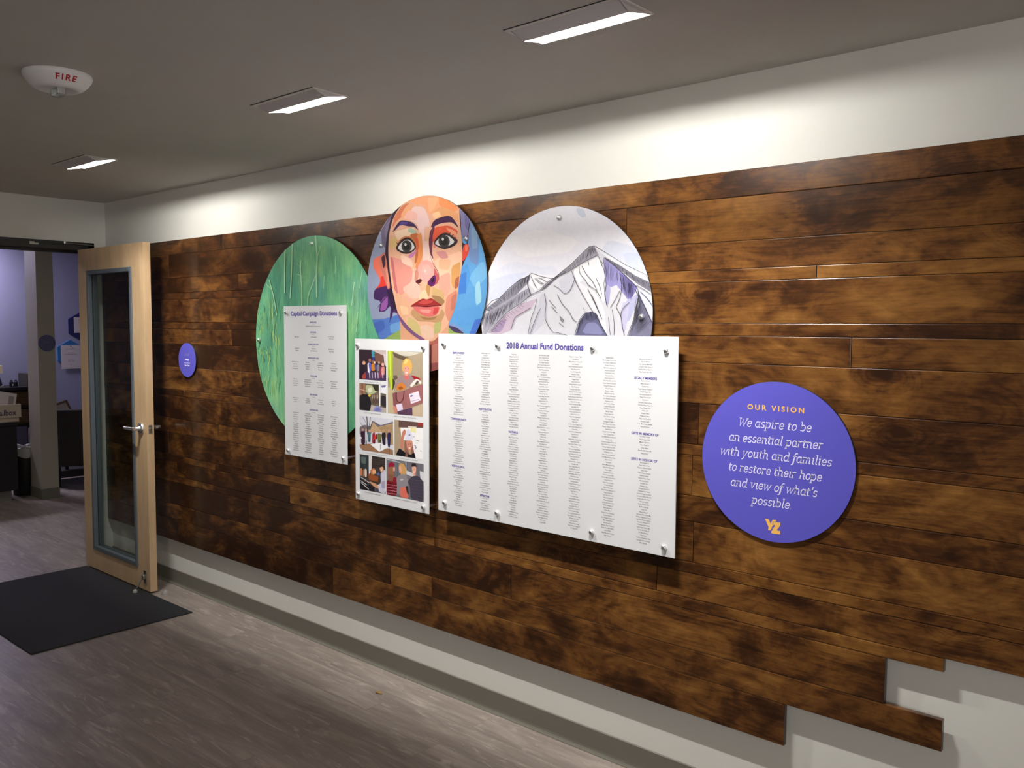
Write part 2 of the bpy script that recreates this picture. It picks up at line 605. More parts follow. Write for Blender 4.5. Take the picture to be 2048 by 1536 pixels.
bm = bmesh.new()
for (x0, x1, z0, z1) in ((DX0, LX0 + 0.012, 0.012, 2.132), (LX1 - 0.012, DX1, 0.012, 2.132), (LX0 + 0.012, LX1 - 0.012, 0.012, LZ0 + 0.012), (LX0 + 0.012, LX1 - 0.012, LZ1 - 0.012, 2.132)):
    box(bm, x0, x1, DY0, DY1, z0, z1, 0.0006, 1)
dloc(build('door_leaf', bm, M_MAPLE, door))
bm = bmesh.new()
W = 0.028
for s, (ya, yb) in enumerate(((DY0 - 0.008, -0.190), (-0.185, DY1 + 0.010))):
    for (x0, x1, z0, z1) in ((LX0, LX0 + W, LZ0, LZ1), (LX1 - W, LX1, LZ0, LZ1), (LX0 + W, LX1 - W, LZ0, LZ0 + W), (LX0 + W, LX1 - W, LZ1 - W, LZ1)):
        box(bm, x0, x1, ya, yb, z0, z1, 0.004, 2)
dloc(build('lite_frame', bm, M_LITE, door))
bm = bmesh.new()
box(bm, LX0 + 0.014, LX1 - 0.014, -0.190, -0.185, LZ0 + 0.014, LZ1 - 0.014)
dloc(build('glass_pane', bm, M_GLASS, door))
HX, HZ = 0.905, 1.012
for nm, s, yf in (('handle', -1, DY0), ('handle', 1, DY1)):
    bm = bmesh.new()
    Mx = Matrix.Translation((HX, yf, HZ)) @ Matrix.Rotation(R(90 * -s), 4, 'X')
    lathe(bm, [(0.034, 0), (0.034, 0.006), (0.030, 0.011), (0.017, 0.013), (0.0125, 0.02), (0.0115, 0.052), (0.009, 0.056 if s < 0 else 0.074), (0, 0.056 if s < 0 else 0.075)], 28, Mx)
    tube(bm, [(HX + 0.012, yf + s * 0.048, HZ), (HX - 0.03, yf + s * 0.052, HZ), (HX - 0.09, yf + s * 0.055, HZ), (HX - 0.118, yf + s * 0.050, HZ - 0.001)], [0.010, 0.0105, 0.010, 0.0085], 12)
    h = dloc(build(nm, bm, M_CHROME, door, smooth_angle=R(40)))
bm = bmesh.new()
box(bm, DX1 - 0.002, DX1 + 0.0015, -0.200, -0.176, 0.985, 1.035, 0.001)
lathe(bm, [(0.007, 0), (0.007, 0.006), (0, 0.007)], 14, Matrix.Translation((DX1 + 0.001, -0.188, 1.012)) @ Matrix.Rotation(R(90), 4, 'Y'))
dloc(build('latch_plate', bm, M_STEEL, door))
bm = bmesh.new()                      # kick-down holder low on the leaf
box(bm, 0.902, 0.934, DY0 - 0.005, DY0, 0.055, 0.135, 0.0015)
box(bm, 0.908, 0.928, DY0 - 0.022, DY0 - 0.004, 0.082, 0.112, 0.004)
box(bm, 0.898, 0.912, DY0 - 0.014, DY0 - 0.004, 0.098, 0.108, 0.003)
tube(bm, [(0.912, DY0 - 0.014, 0.094), (0.903, DY0 - 0.034, 0.055), (0.895, DY0 - 0.052, 0.022)], 0.0042, 8)
holder = dloc(build('door_holder', bm, M_STEEL, door))
bm = bmesh.new()
lathe(bm, [(0.014, 0), (0.013, 0.012), (0.008, 0.018), (0, 0.019)], 16, Matrix.Translation((0.894, DY0 - 0.056, 0.0065)))
foot = build('rubber_foot', bm, mat('pale_rubber', (0.45, 0.43, 0.40), 0.6), holder)
bm = bmesh.new()                      # overhead stay: track under the head, slide and arm
box(bm, 0.013, 0.020, -0.46, -0.095, 2.166, 2.180, 0.001)
tr = dloc(build('stay_track', bm, M_FRAME, door))
bm = bmesh.new()
tube(bm, [(0.024, -0.275, 2.176), (0.026, -0.18, 2.174), (0.030, -0.088, 2.170)], 0.0032, 8)
lathe(bm, [(0.009, -0.008), (0.010, 0), (0.009, 0.008)], 14, Matrix.Translation((0.026, -0.278, 2.178)))
dloc(build('stay_arm', bm, M_STEEL, door, smooth_angle=R(40)))
bm = bmesh.new()
box(bm, 0.0125, 0.0145, -0.490, -0.435, 2.155, 2.173, 0.003)
tag(build('paper_sticker', bm, mat('sticker_paper', (0.62, 0.60, 0.58), 0.6)), 'small pale sticker on the dark door frame head', 'sticker')
bm = bmesh.new()
lathe(bm, [(0.022, 0), (0.022, 0.004), (0.016, 0.014), (0.008, 0.022), (0, 0.024)], 20, Matrix.Translation((1.035, -0.145, 0)))
tag(build('floor_stop', bm, mat('grey_rubber_stop', (0.34, 0.32, 0.31), 0.45), smooth_angle=R(40)), 'small pale floor stop beside the foot of the open door', 'door stop')

# ------------------------------------------------------------------ plank feature wall
EDGES = [2.152, 2.066, 1.924, 1.834, 1.794, 1.656, 1.615, 1.524, 1.384, 1.243, 1.205, 1.065, 0.975, 0.834, 0.795, 0.706, 0.666, 0.526, 0.433, 0.295]
ENDS = {15: 5.398, 16: 5.238, 17: 5.400, 18: 4.932}
JOINTS = {0: [1.577, 3.05], 1: [4.298, 2.6, 0.95], 2: [1.729, 3.3], 3: [4.996, 2.9, 1.2], 4: [0.85, 2.75, 6.1], 5: [1.35, 3.4], 6: [1.659, 5.109, 3.1], 7: [2.3, 3.9], 8: [1.75, 4.6],
          9: [1.1, 3.2, 6.3], 10: [2.6, 0.8, 4.58], 11: [1.5, 3.35], 12: [2.15, 4.59, 0.9], 13: [1.45, 3.1], 14: [4.447, 2.2, 1.0], 15: [1.3, 3.3], 16: [3.756, 1.8, 0.9], 17: [3.007, 3.285, 1.2], 18: [2.563, 1.0]}
YW, TH, BV = -0.037, 0.019, 0.0020
bm = bmesh.new()
gl = bm.loops.layers.float_vector.new('grain')
tl = bm.loops.layers.float_color.new('tonec')
rnd = random.Random(21)
for r in range(len(EDGES) - 1):
    z1, z0 = EDGES[r], EDGES[r + 1]
    xe = ENDS.get(r, 7.2)
    cuts = [0.012] + sorted(j for j in JOINTS.get(r, []) if j < xe - 0.2) + [xe]
    for x0, x1 in zip(cuts, cuts[1:]):
        yf = YW + rnd.uniform(-0.0006, 0.0006)
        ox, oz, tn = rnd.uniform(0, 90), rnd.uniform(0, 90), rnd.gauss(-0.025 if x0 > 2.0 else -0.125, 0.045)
        g0 = 0.0005
        def ring(y, d):
            return [bm.verts.new(p) for p in ((x0 + d, y, z0 + d), (x1 - d, y, z0 + d), (x1 - d, y, z1 - d), (x0 + d, y, z1 - d))]
        rb, rm, rm2, rf = ring(yf + TH, g0), ring(yf + BV, g0), ring(yf + BV * 0.3, g0 + BV * 0.3), ring(yf, g0 + BV)
        fs = [bm.faces.new(rf), bm.faces.new(rb)]
        for A, B in ((rb, rm), (rm, rm2), (rm2, rf)):
            for i in range(4):
                fs.append(bm.faces.new((A[i], A[(i + 1) % 4], B[(i + 1) % 4], B[i])))
        for fi, f in enumerate(fs):
            f.normal_update()
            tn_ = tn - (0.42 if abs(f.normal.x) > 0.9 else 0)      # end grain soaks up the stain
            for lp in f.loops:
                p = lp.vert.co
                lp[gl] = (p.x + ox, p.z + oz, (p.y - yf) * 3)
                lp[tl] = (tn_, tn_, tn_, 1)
# battens behind, set back from every edge
for bx in [0.3 + 0.6 * i for i in range(12)]:
    zb = 0.36 if bx < 4.85 else (0.57 if bx < 5.2 else 0.76)
    vs = box(bm, bx - 0.02, bx + 0.02, YW + TH - 0.0005, 0.0, zb, 2.10)
    for v in vs:
        for f in v.link_faces:
            f.material_index = 1
clad = build('plank_cladding', bm, [M_WOOD, M_FURRING])
me = clad.data
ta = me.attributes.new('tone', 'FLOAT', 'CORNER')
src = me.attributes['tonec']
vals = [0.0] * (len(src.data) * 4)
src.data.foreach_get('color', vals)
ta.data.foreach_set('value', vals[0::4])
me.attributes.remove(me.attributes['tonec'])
tag(clad, 'glossy brown stained wood planks of mixed widths covering the long wall', 'wood panelling')

# ------------------------------------------------------------------ wall-wash lamps in the ceiling
LIGHT_LABELS = ['lit wall-wash ceiling lamp nearest the doorway', 'lit wall-wash ceiling lamp second from the doorway, above the green painting', 'lit wall-wash ceiling lamp farthest from the doorway, above the mountain painting']


def wash_lamp(hx, label):
    drop = 0.019
    t = thing('ceiling_lamp', (hx, (LAMP_Y0 + LAMP_Y1) / 2, CEIL), label, 'ceiling light', 'wall-wash lamps along the ceiling')
    l2 = LAMP_L / 2
    ox, oy, oz = t.location
    y0, y1 = LAMP_Y0 - oy, LAMP_Y1 - oy
    T = 0.003
    bm = bmesh.new()                                             # flange ring flush under the ceiling
    w = 0.012
    for (a0, a1, b0, b1) in ((-l2 - w, l2 + w, y0 - w, y0 + 0.0), (-l2 - w, -l2, y0, y1), (l2, l2 + w, y0, y1), (-l2 - w, l2 + w, y1, y1 + 0.006)):
        box(bm, a0, a1, b0, b1, -0.0035, 0.0, 0.0008, 1)
    build('flange', bm, M_FLANGE, t)
    bm = bmesh.new()
    box(bm, -l2 - w, l2 + w, y0 - w - 0.004, y0 - w, -0.001, 0.0006)
    build('shadow_gap', bm, M_DARKGAP, t)
    # hood: sloped back apron and two triangular cheeks, open towards the wall
    bm = bmesh.new()
    yl = y0 + 0.053                                               # lip of the apron
    for sx in (0,):
        P = [(-l2, y0, 0), (l2, y0, 0), (l2 - 0.004, yl, -drop), (-l2 + 0.004, yl, -drop)]
        Q = [(x, y + T, z + 0.0012) for x, y, z in P]
        va = [bm.verts.new(p) for p in P]; vb = [bm.verts.new(p) for p in Q]
        bm.faces.new(va); bm.faces.new(vb)
        for i in range(4):
            bm.faces.new((va[i], va[(i + 1) % 4], vb[(i + 1) % 4], vb[i]))
    for s in (-1, 1):
        P = [(s * l2, y0, 0), (s * (l2 - 0.004), yl, -drop), (s * l2, y1, 0)]
        Q = [(x - s * T, y, z) for x, y, z in P]
        va = [bm.verts.new(p) for p in P]; vb = [bm.verts.new(p) for p in Q]
        bm.faces.new(va); bm.faces.new(vb)
        for i in range(3):
            bm.faces.new((va[i], va[(i + 1) % 3], vb[(i + 1) % 3], vb[i]))
    build('hood', bm, M_HOOD, t)
    bm = bmesh.new()                                              # recessed housing, white inside
    h = 0.112
    x0, x1 = -l2, l2
    for (a0, a1, b0, b1, c0, c1) in ((x0, x1, y0, y0 + T, 0, h), (x0, x1, y1 - T, y1, 0, h), (x0, x0 + T, y0, y1, 0, h), (x1 - T, x1, y0, y1, 0, h), (x0, x1, y0, y1, h, h + T)):
        box(bm, a0, a1, b0, b1, c0, c1)
    build('housing', bm, M_FLANGE, t)
    bm = bmesh.new()                                              # lit strip facing the wall, and the main lens above the lip
    yb = y0 + T + 0.002
    box(bm, x0 + 0.01, x1 - 0.01, yb, yb + 0.003, 0.009, 0.028)
    build('lens', bm, M_LENS, t)
    ld = area_lamp('lamp_light', (0, 0, 0), (R(WASH_TILT), 0, 0), 0.34, 0.034, WASH_POWER, WASH_COLOR)
    ld.data.spread = R(WASH_SPREAD)
    ld.parent = t
    ld.location = (0, y0 + 0.0265, 0.100)
    return t


for (hx, _), lb in zip(HOLES, LIGHT_LABELS):
    wash_lamp(hx, lb)

# ------------------------------------------------------------------ fire alarm strobe on the ceiling
AX, AY = 2.99, -1.455
al = thing('fire_alarm', (AX, AY, CEIL), 'round white ceiling fire alarm with red FIRE lettering and a clear strobe', 'fire alarm')
down = Matrix.Rotation(R(180), 4, 'X')
bm = bmesh.new()
PROF = [(0.104, 0.0), (0.106, 0.006), (0.103, 0.014), (0.092, 0.030), (0.078, 0.044), (0.066, 0.050), (0.052, 0.051), (0.046, 0.046), (0, 0.044)]
lathe(bm, PROF, 48, down)
build('alarm_housing', bm, M_ALARM, al, smooth_angle=R(50))
bm = bmesh.new()
box(bm, -0.026, 0.026, -0.018, 0.018, -0.072, -0.044, 0.008, 3)
lens = build('strobe_lens', bm, M_GLASS, al, smooth_angle=R(60))
bm = bmesh.new()
box(bm, -0.020, 0.020, -0.005, 0.005, -0.062, -0.045, 0.002)
box(bm, -0.030, -0.022, -0.012, 0.012, -0.066, -0.044, 0.002)
box(bm, 0.022, 0.030, -0.012, 0.012, -0.066, -0.044, 0.002)
build('strobe_reflector', bm, M_CHROME, al)

# ------------------------------------------------------------------ lettering
_cap_cache = {}


def text_data(body, bold=0.0, align='CENTER', spacing=1.0, line=1.0, shear=0.0):
    cu = bpy.data.curves.new('lettering', 'FONT')
    cu.body = body
    cu.align_x = align
    cu.size = 1.0
    cu.offset = bold
    cu.space_character = spacing
    cu.space_line = line
    cu.shear = shear
    cu.resolution_u = 3
    cu.fill_mode = 'FRONT'
    o = bpy.data.objects.new('lettering', cu)
    COL.objects.link(o)
    dg = bpy.context.evaluated_depsgraph_get()
    me = bpy.data.meshes.new_from_object(o.evaluated_get(dg))
    bpy.data.objects.remove(o)
    bpy.data.curves.remove(cu)
    vs = [v.co.copy() for v in me.vertices]
    fs = [tuple(p.vertices) for p in me.polygons]
    bpy.data.meshes.remove(me)
    return vs, fs


def put_text(bm, body, cx, zbase, y, cap=None, width=None, bold=0.0, spacing=1.0, line=1.0, mi=0, pitch=None, ratio=1.0):
    """lettering on a plane facing -Y; cap = capital height, width = full width of the widest line"""
    if pitch:                                  # many lines: size from cap, line pitch fixed
        line = pitch / (cap / 0.70)
    vs, fs = text_data(body, bold, 'CENTER', spacing, line)
    if not vs:
        return
    sy = cap / 0.70 if cap else None
    w = max(v.x for v in vs) - min(v.x for v in vs)
    sx = width / w if width else sy * ratio
    if sy is None:
        sy = sx
    mid = (max(v.x for v in vs) + min(v.x for v in vs)) / 2 if not pitch else 0
    nv = [bm.verts.new((cx + (v.x - mid) * sx, y, zbase + v.y * sy)) for v in vs]
    for f in fs:
        try:
            bm.faces.new([nv[i] for i in f]).material_index = mi
        except ValueError:
            pass


def build_flat(name, bm, mats, parent, origin):
    """flat print facing -Y, vertices given in world coordinates"""
    for f in bm.faces:
        f.normal_update()
        if f.normal.y > 0:
            f.normal_flip()
    bmesh.ops.translate(bm, verts=bm.verts, vec=-Vector(origin))
    me = bpy.data.meshes.new(name)
    bm.to_mesh(me)
    bm.free()
    return new_obj(name, me, mats, parent)


_sy = random.Random(5)
_A = 'a e i o u a e o'.split()
_B = 'b c d f g h l m n p r s t v w'.split()


def scrawl(n):
    """a line of letters too small to be read, n characters long"""
    out = ''
    while len(out) < n:
        k = _sy.choice((3, 4, 5, 6, 7))
        w = ''.join(_sy.choice(_B) + _sy.choice(_A) for _ in range(4))[:k]
        out += (' ' if out else '') + w.capitalize()
    return out[:n]


def scrawl_block(n, lo=8, hi=22):
    return '\n'.join(scrawl(_sy.randint(lo, hi)) for _ in range(n))


# slab-serif italic drawn as strokes: x-height 0.5, ascender 0.74, descender -0.22
def arc(cx, cy, rx, ry, a0, a1, n=12):
    return [(cx + rx * math.cos(R(a0 + (a1 - a0) * i / n)), cy + ry * math.sin(R(a0 + (a1 - a0) * i / n))) for i in range(n + 1)]


def sf(x, y, l=0.07, r=0.07):
    return [(x - l, y), (x + r, y)]


GLYPH = {
    'a': (0.44, [arc(.19, .25, .145, .235, 20, 340, 18), [(.335, .48), (.335, .10), (.36, .02), (.42, .02)]]),
    'b': (0.45, [[(.08, .74), (.08, .03)], [(.01, .74), (.08, .74)], arc(.22, .25, .145, .235, -165, 165, 18)]),
    'd': (0.46, [arc(.19, .25, .145, .235, 20, 340, 18), [(.335, .74), (.335, .10), (.36, .02), (.43, .02)], [(.26, .74), (.335, .74)]]),
    'e': (0.40, [[(.05, .25), (.33, .27)] + arc(.19, .27, .145, .215, 5, 200, 12) + arc(.20, .22, .155, .205, 180, 320, 9)]),
    'f': (0.28, [arc(.22, .58, .11, .16, 60, 180, 8) + [(.11, .55), (.10, -.12)] + arc(.0, -.12, .10, .10, 0, -100, 6), [(.0, .48), (.24, .48)]]),
    'h': (0.47, [[(.09, .74), (.09, 0)], [(.02, .74), (.09, .74)], sf(.09, .015, .05, .05), [(.09, .33)] + arc(.22, .34, .125, .145, 165, 0, 9) + [(.345, .10), (.37, .02), (.43, .02)]]),
    'i': (0.23, [[(.02, .48), (.09, .48), (.09, .10), (.115, .02), (.17, .02)], [(.085, .66), (.105, .66)], [(.085, .675), (.105, .675)]]),
    'l': (0.23, [[(.02, .74), (.09, .74), (.09, .10), (.115, .02), (.17, .02)]]),
    'm': (0.69, [[(.02, .48), (.09, .48), (.09, 0)], sf(.09, .015, .05, .05), [(.09, .33)] + arc(.20, .34, .110, .145, 165, 0, 9) + [(.31, 0)], sf(.31, .015, .05, .05), [(.31, .33)] + arc(.42, .34, .110, .145, 165, 0, 9) + [(.53, .10), (.555, .02), (.62, .02)]]),
    'n': (0.47, [[(.02, .48), (.09, .48), (.09, 0)], sf(.09, .015, .05, .05), [(.09, .33)] + arc(.215, .34, .125, .145, 165, 0, 9) + [(.34, .10), (.365, .02), (.43, .02)]]),
    'o': (0.41, [arc(.20, .25, .155, .235, 0, 360, 24)]),
    'p': (0.45, [[(.01, .48), (.08, .48), (.08, -.21)], sf(.08, -.21, .06, .07), arc(.22, .25, .145, .235, -165, 165, 18)]),
    'r': (0.36, [[(.02, .48), (.09, .48), (.09, 0)], sf(.09, .015, .06, .06), [(.09, .30)] + arc(.22, .31, .125, .17, 165, 60, 7)]),
    's': (0.36, [arc(.18, .365, .115, .118, 30, 270, 10)[:] + arc(.17, .13, .125, .117, 90, -150, 10)]),
    't': (0.30, [[(.10, .62), (.10, .12)] + arc(.185, .12, .085, .10, 180, 300, 7), [(.01, .48), (.24, .48)]]),
    'u': (0.47, [[(.02, .48), (.09, .48), (.09, .16)] + arc(.205, .16, .115, .145, 180, 350, 9), [(.27, .48), (.34, .48), (.34, .10), (.365, .02), (.43, .02)]]),
    'v': (0.41, [[(.06, .48), (.17, .01), (.345, .48)], sf(.06, .48, .06, .05), sf(.345, .48, .05, .04)]),
    'w': (0.60, [[(.06, .48), (.145, .01), (.30, .46), (.385, .01), (.545, .48)], sf(.06, .48, .06, .05), sf(.545, .48, .05, .04)]),
    'y': (0.43, [[(.06, .48), (.18, .02), (.355, .48)], [(.18, .02), (.10, -.17), (.03, -.20)], sf(.06, .48, .06, .05), sf(.355, .48, .05, .04)]),
    'W': (0.66, [[(.07, .68), (.15, .01), (.34, .66), (.42, .01), (.62, .68)], sf(.07, .68, .07, .07), sf(.62, .68, .06, .05)]),
    "'": (0.16, [[(.08, .74), (.085, .64), (.05, .56)]]),
    '.': (0.16, [[(.05, .03), (.08, .03)], [(.05, .045), (.08, .045)]]),
    ' ': (0.22, []),
}


def stroke_strip(bm, pts, w, mi=0, y=0.0, cap=True):
    """flat ribbon along 2-D points (x, z) at depth y"""
    n = len(pts)
    P = [Vector(p) for p in pts]
    Lf, Rt = [], []
    for i in range(n):
        d0 = (P[i] - P[i - 1]).normalized() if i > 0 else None
        d1 = (P[i + 1] - P[i]).normalized() if i < n - 1 else None
        if d0 is None: d = d1
        elif d1 is None: d = d0
        else:
            d = d0 + d1
            d = d.normalized() if d.length > 1e-4 else d1
        if d is None or d.length < 1e-9:
            d = Vector((1, 0))
        nn = Vector((-d.y, d.x))
        k = 1.0
        if d0 is not None and d1 is not None:
            k = min(1.6, 1.0 / max(0.3, abs(nn.dot(Vector((-d1.y, d1.x))))))
        ww = w[i] if isinstance(w, (list, tuple)) else w
        e = Vector((0, 0))
        if cap and i == 0: e = -d * ww * 0.35
        if cap and i == n - 1: e = d * ww * 0.35
        a, b = P[i] + nn * ww * 0.5 * k + e, P[i] - nn * ww * 0.5 * k + e
        Lf.append(bm.verts.new((a.x, y, a.y)))
        Rt.append(bm.verts.new((b.x, y, b.y)))
    fs = []
    for i in range(n - 1):
        try:
            f = bm.faces.new((Lf[i], Lf[i + 1], Rt[i + 1], Rt[i]))
            f.material_index = mi
            fs.append(f)
        except ValueError:
            pass
    return fs


def slab_text(bm, body, x0, x1, zb, y, em, weight=0.076, shear=0.20, mi=0):
    adv = sum(GLYPH[c][0] for c in body)
    k = (x1 - x0) / (adv * em)
    x = 0.0
    for c in body:
        a, strokes = GLYPH[c]
        for s in strokes:
            pts = [(x0 + ((x + px) * em + py * em * shear) * k, zb + py * em) for px, py in s]
            stroke_strip(bm, pts, weight * em, mi, y)
        x += a


# ------------------------------------------------------------------ painting with flat patches of ink
def smooth_poly(pts, n=5):
    P = [Vector(p) for p in pts]
    out = []
    m = len(P)
    for i in range(m):
        p0, p1, p2, p3 = P[i - 1], P[i], P[(i + 1) % m], P[(i + 2) % m]
        for k in range(n):
            t = k / n
            out.append(0.5 * ((2 * p1) + (p2 - p0) * t + (2 * p0 - 5 * p1 + 4 * p2 - p3) * t * t + (3 * p1 - p0 - 3 * p2 + p3) * t ** 3))
    return [tuple(v) for v in out]


def smooth_line(pts, n=5):
    if len(pts) < 3:
        return pts
    P = [Vector(p) for p in pts]
    out = []
    for i in range(len(P) - 1):
        p0, p1, p2, p3 = P[max(i - 1, 0)], P[i], P[i + 1], P[min(i + 2, len(P) - 1)]
        for k in range(n):
            t = k / n
            out.append(0.5 * ((2 * p1) + (p2 - p0) * t + (2 * p0 - 5 * p1 + 4 * p2 - p3) * t * t + (3 * p1 - p0 - 3 * p2 + p3) * t ** 3))
    out.append(P[-1])
    return [tuple(v) for v in out]


def clip_poly(poly, clip):
    """Sutherland-Hodgman against a convex outline"""
    area = sum(clip[i - 1][0] * clip[i][1] - clip[i][0] * clip[i - 1][1] for i in range(len(clip)))
    if area < 0:
        clip = clip[::-1]
    out = list(poly)
    for i in range(len(clip)):
        a, b = clip[i - 1], clip[i]
        inp, out = out, []
        if not inp:
            return []
        def side(p): return (b[0] - a[0]) * (p[1] - a[1]) - (b[1] - a[1]) * (p[0] - a[0])
        for j in range(len(inp)):
            p, q = inp[j - 1], inp[j]
            sp, sq = side(p), side(q)
            if sq >= 0:
                if sp < 0:
                    t = sp / (sp - sq)
                    out.append((p[0] + (q[0] - p[0]) * t, p[1] + (q[1] - p[1]) * t))
                out.append(q)
            elif sp >= 0:
                t = sp / (sp - sq)
                out.append((p[0] + (q[0] - p[0]) * t, p[1] + (q[1] - p[1]) * t))
    return out


def chisel(pts, k=0.16):
    """blunt the corners a little, like the end of a flat brush"""
    P = [Vector(p) for p in pts]
    out = []
    for i in range(len(P)):
        a, b = P[i - 1], P[i]
        out += [tuple(a.lerp(b, k)), tuple(a.lerp(b, 1 - k))]
    return out


class Canvas:
    """flat print on a plane y = const, drawn with photo coordinates traced on a magnified view"""
    def __init__(self, y, ox, oy, k, clip=None, step=0.00001, gain=1.0):
        self.bm = bmesh.new()
        self.ink = self.bm.loops.layers.float_color.new('ink')
        self.y, self.ox, self.oy, self.k = y, ox, oy, k
        self.n, self.step, self.clip, self.gain = 0, step, clip, gain

    def w(self, p):
        v = at(self.ox + p[0] / self.k, self.oy + p[1] / self.k, 1, self.y)
        return (v.x, v.z)

    def _depth(self):
        self.n += 1
        return self.y - 0.0003 - self.n * self.step

    def world_poly(self, color, pw, y=None):
        if self.clip:
            pw = clip_poly(pw, self.clip)
        if len(pw) < 3:
            return
        y = self._depth() if y is None else y
        vs = [self.bm.verts.new((x, y, z)) for x, z in pw]
        c = (*[min(0.95, v * self.gain) for v in lin(color)], 1)
        for tri in tessellate_polygon([[v.co for v in vs]]):
            try:
                f = self.bm.faces.new([vs[i] for i in tri])
            except ValueError:
                continue
            for lp in f.loops:
                lp[self.ink] = c

    def poly(self, color, pts, smooth=True):
        if smooth == 'round':
            pts = smooth_poly(pts)
        elif smooth and len(pts) > 3:
            pts = chisel(pts)
        self.world_poly(color, [self.w(p) for p in pts])

    def dot(self, color, cx, cy, rx, ry=None):
        ry = ry or rx
        self.poly(color, [(cx + rx * math.cos(2 * PI * i / 20), cy + ry * math.sin(2 * PI * i / 20)) for i in range(20)], False)

    def line(self, color, pts, w, smooth=True, taper=False):
        """w in traced units; drawn at the size it has on the print"""
        pts = smooth_line(pts) if smooth else pts
        n = len(pts)
        L, Rr = [], []
        for i in range(n):
            a, b = Vector(pts[max(i - 1, 0)]), Vector(pts[min(i + 1, n - 1)])
            d = (b - a)
            d = d.normalized() if d.length else Vector((1, 0))
            nn = Vector((-d.y, d.x))
            ww = w * 0.5 * ((1 - abs(2 * i / (n - 1) - 1) * 0.8) if taper else 1)
            L.append(tuple(Vector(pts[i]) + nn * ww)); Rr.append(tuple(Vector(pts[i]) - nn * ww))
        y = self._depth()
        for i in range(n - 1):
            self.world_poly(color, [self.w(p) for p in (L[i], L[i + 1], Rr[i + 1], Rr[i])], y)

    def done(self, name, parent, label=None):
        o = build_flat(name, self.bm, M_INK, parent, parent.location)
        if label:
            o['label'] = label
        return o


def circle_pts(cx, cz, r, n=72):
    return [(cx + r * math.cos(2 * PI * i / n), cz + r * math.sin(2 * PI * i / n)) for i in range(n)]


def standoff(parent, px, py, yfront, rb=0.0075, rc=0.0100):
    """polished spacer: barrel from the planks to the panel and a domed cap in front"""
    p = at(px, py, 1, yfront)
    bm = bmesh.new()
    L = -0.0372 - yfront
    Mx = Matrix.Translation((p.x - parent.location.x, -0.0372 - parent.location.y, p.z - parent.location.z)) @ FRONT
    lathe(bm, [(rb, 0), (rb, L + 0.0004)], 18, Mx)
    lathe(bm, [(rc, L), (rc, L + 0.005), (rc * 0.92, L + 0.0085), (rc * 0.70, L + 0.011), (rc * 0.36, L + 0.0125), (0, L + 0.0128)], 22, Mx)
    return build('standoff', bm, M_CHROME, parent, smooth_angle=R(35))


def disc_panel(name, cx, cz, r, yf, th, mats, label, cat, group=None):
    t = thing(name, (cx, yf + th, cz), label, cat, group)
    bm = bmesh.new()
    lathe(bm, [(r, 0), (r, th - 0.0008), (r - 0.0008, th)], 128, FRONT, 0)
    o = build('panel', bm, mats, t)
    for p in o.data.polygons:
        p.material_index = 1 if p.normal.y < -0.9 and len(mats) > 1 else 0
    return t


def rect_panel(name, x0, x1, z0, z1, yf, th, label, cat, group=None):
    t = thing(name, ((x0 + x1) / 2, yf + th, z0), label, cat, group)
    o = t.location
    bm = bmesh.new()
    box(bm, x0 - o.x, x1 - o.x, -th, 0, 0, z1 - z0, 0.0006, 1)
    build('panel', bm, M_BOARD, t)
    return t


# ---- painted forest
YG, YF_, YM, YBD = -0.056, -0.066, -0.058, -0.085
forest = disc_panel('forest_painting', 2.4513, 1.5653, 0.521, YG, 0.004, [M_BOARDEDGE, M_FOREST], 'large round green painting of pale bare tree trunks', 'wall art')
c = Canvas(YG, 500, 460, 5.485, circle_pts(2.4513, 1.5653, 0.520))
YL, TK, TK2 = (150, 192, 108), (176, 218, 172), (128, 182, 128)
rf = random.Random(3)
for i in range(150):                                      # brush strokes of grass and undergrowth
    bx, by = rf.uniform(80, 330), rf.uniform(900, 1900)
    h = rf.uniform(60, 200)
    col = rf.choice([(158, 204, 128), (134, 190, 130), (104, 166, 122), (74, 134, 112), (182, 216, 132)])
    c.line(col, [(bx, by), (bx + rf.uniform(-10, 10), by - h / 2), (bx + rf.uniform(-25, 25), by - h)], rf.uniform(3, 9), taper=True)
for i in range(70):
    bx, by = rf.uniform(200, 1250), rf.uniform(120, 800)
    h = rf.uniform(60, 220)
    c.line(rf.choice([(104, 158, 112), (78, 134, 100), (58, 108, 92), (120, 172, 116)]), [(bx, by), (bx + rf.uniform(-5, 5), by + h)], rf.uniform(3, 9), taper=True)
for i in range(90):
    bx, by = rf.uniform(1050, 1350), rf.uniform(600, 1200)
    h = rf.uniform(60, 200)
    c.line(rf.choice([(104, 158, 112), (72, 128, 100), (54, 104, 88), (120, 172, 116)]), [(bx, by), (bx + rf.uniform(-9, 9), by + h)], rf.uniform(3, 8), taper=True)
for pts, w in (([(390, 205), (384, 500), (386, 690)], 11), ([(470, 150), (462, 450), (445, 750)], 10), ([(565, 330), (560, 450), (574, 650), (576, 830)], 11),
               ([(722, 60), (742, 300), (734, 500), (738, 740)], 13), ([(735, 480), (690, 600), (644, 720), (640, 830)], 9), ([(778, 170), (744, 300)], 7),
               ([(215, 545), (262, 720), (300, 940)], 9), ([(180, 590), (250, 660)], 5), ([(1150, 570), (1122, 830)], 8), ([(1235, 440), (1210, 640)], 7),
               ([(1190, 900), (1170, 1120)], 7), ([(525, 372), (556, 410)], 5), ([(525, 485), (560, 500)], 6), ([(590, 530), (565, 490)], 4), ([(945, 290), (940, 480)], 5), ([(820, 500), (815, 640)], 4)):
    c.line(TK, pts, w)
c.done('painted_trees', forest, 'pale tree trunks and brushed grass')
for q in ((625, 487), (519, 680)):
    standoff(forest, *q, YG)

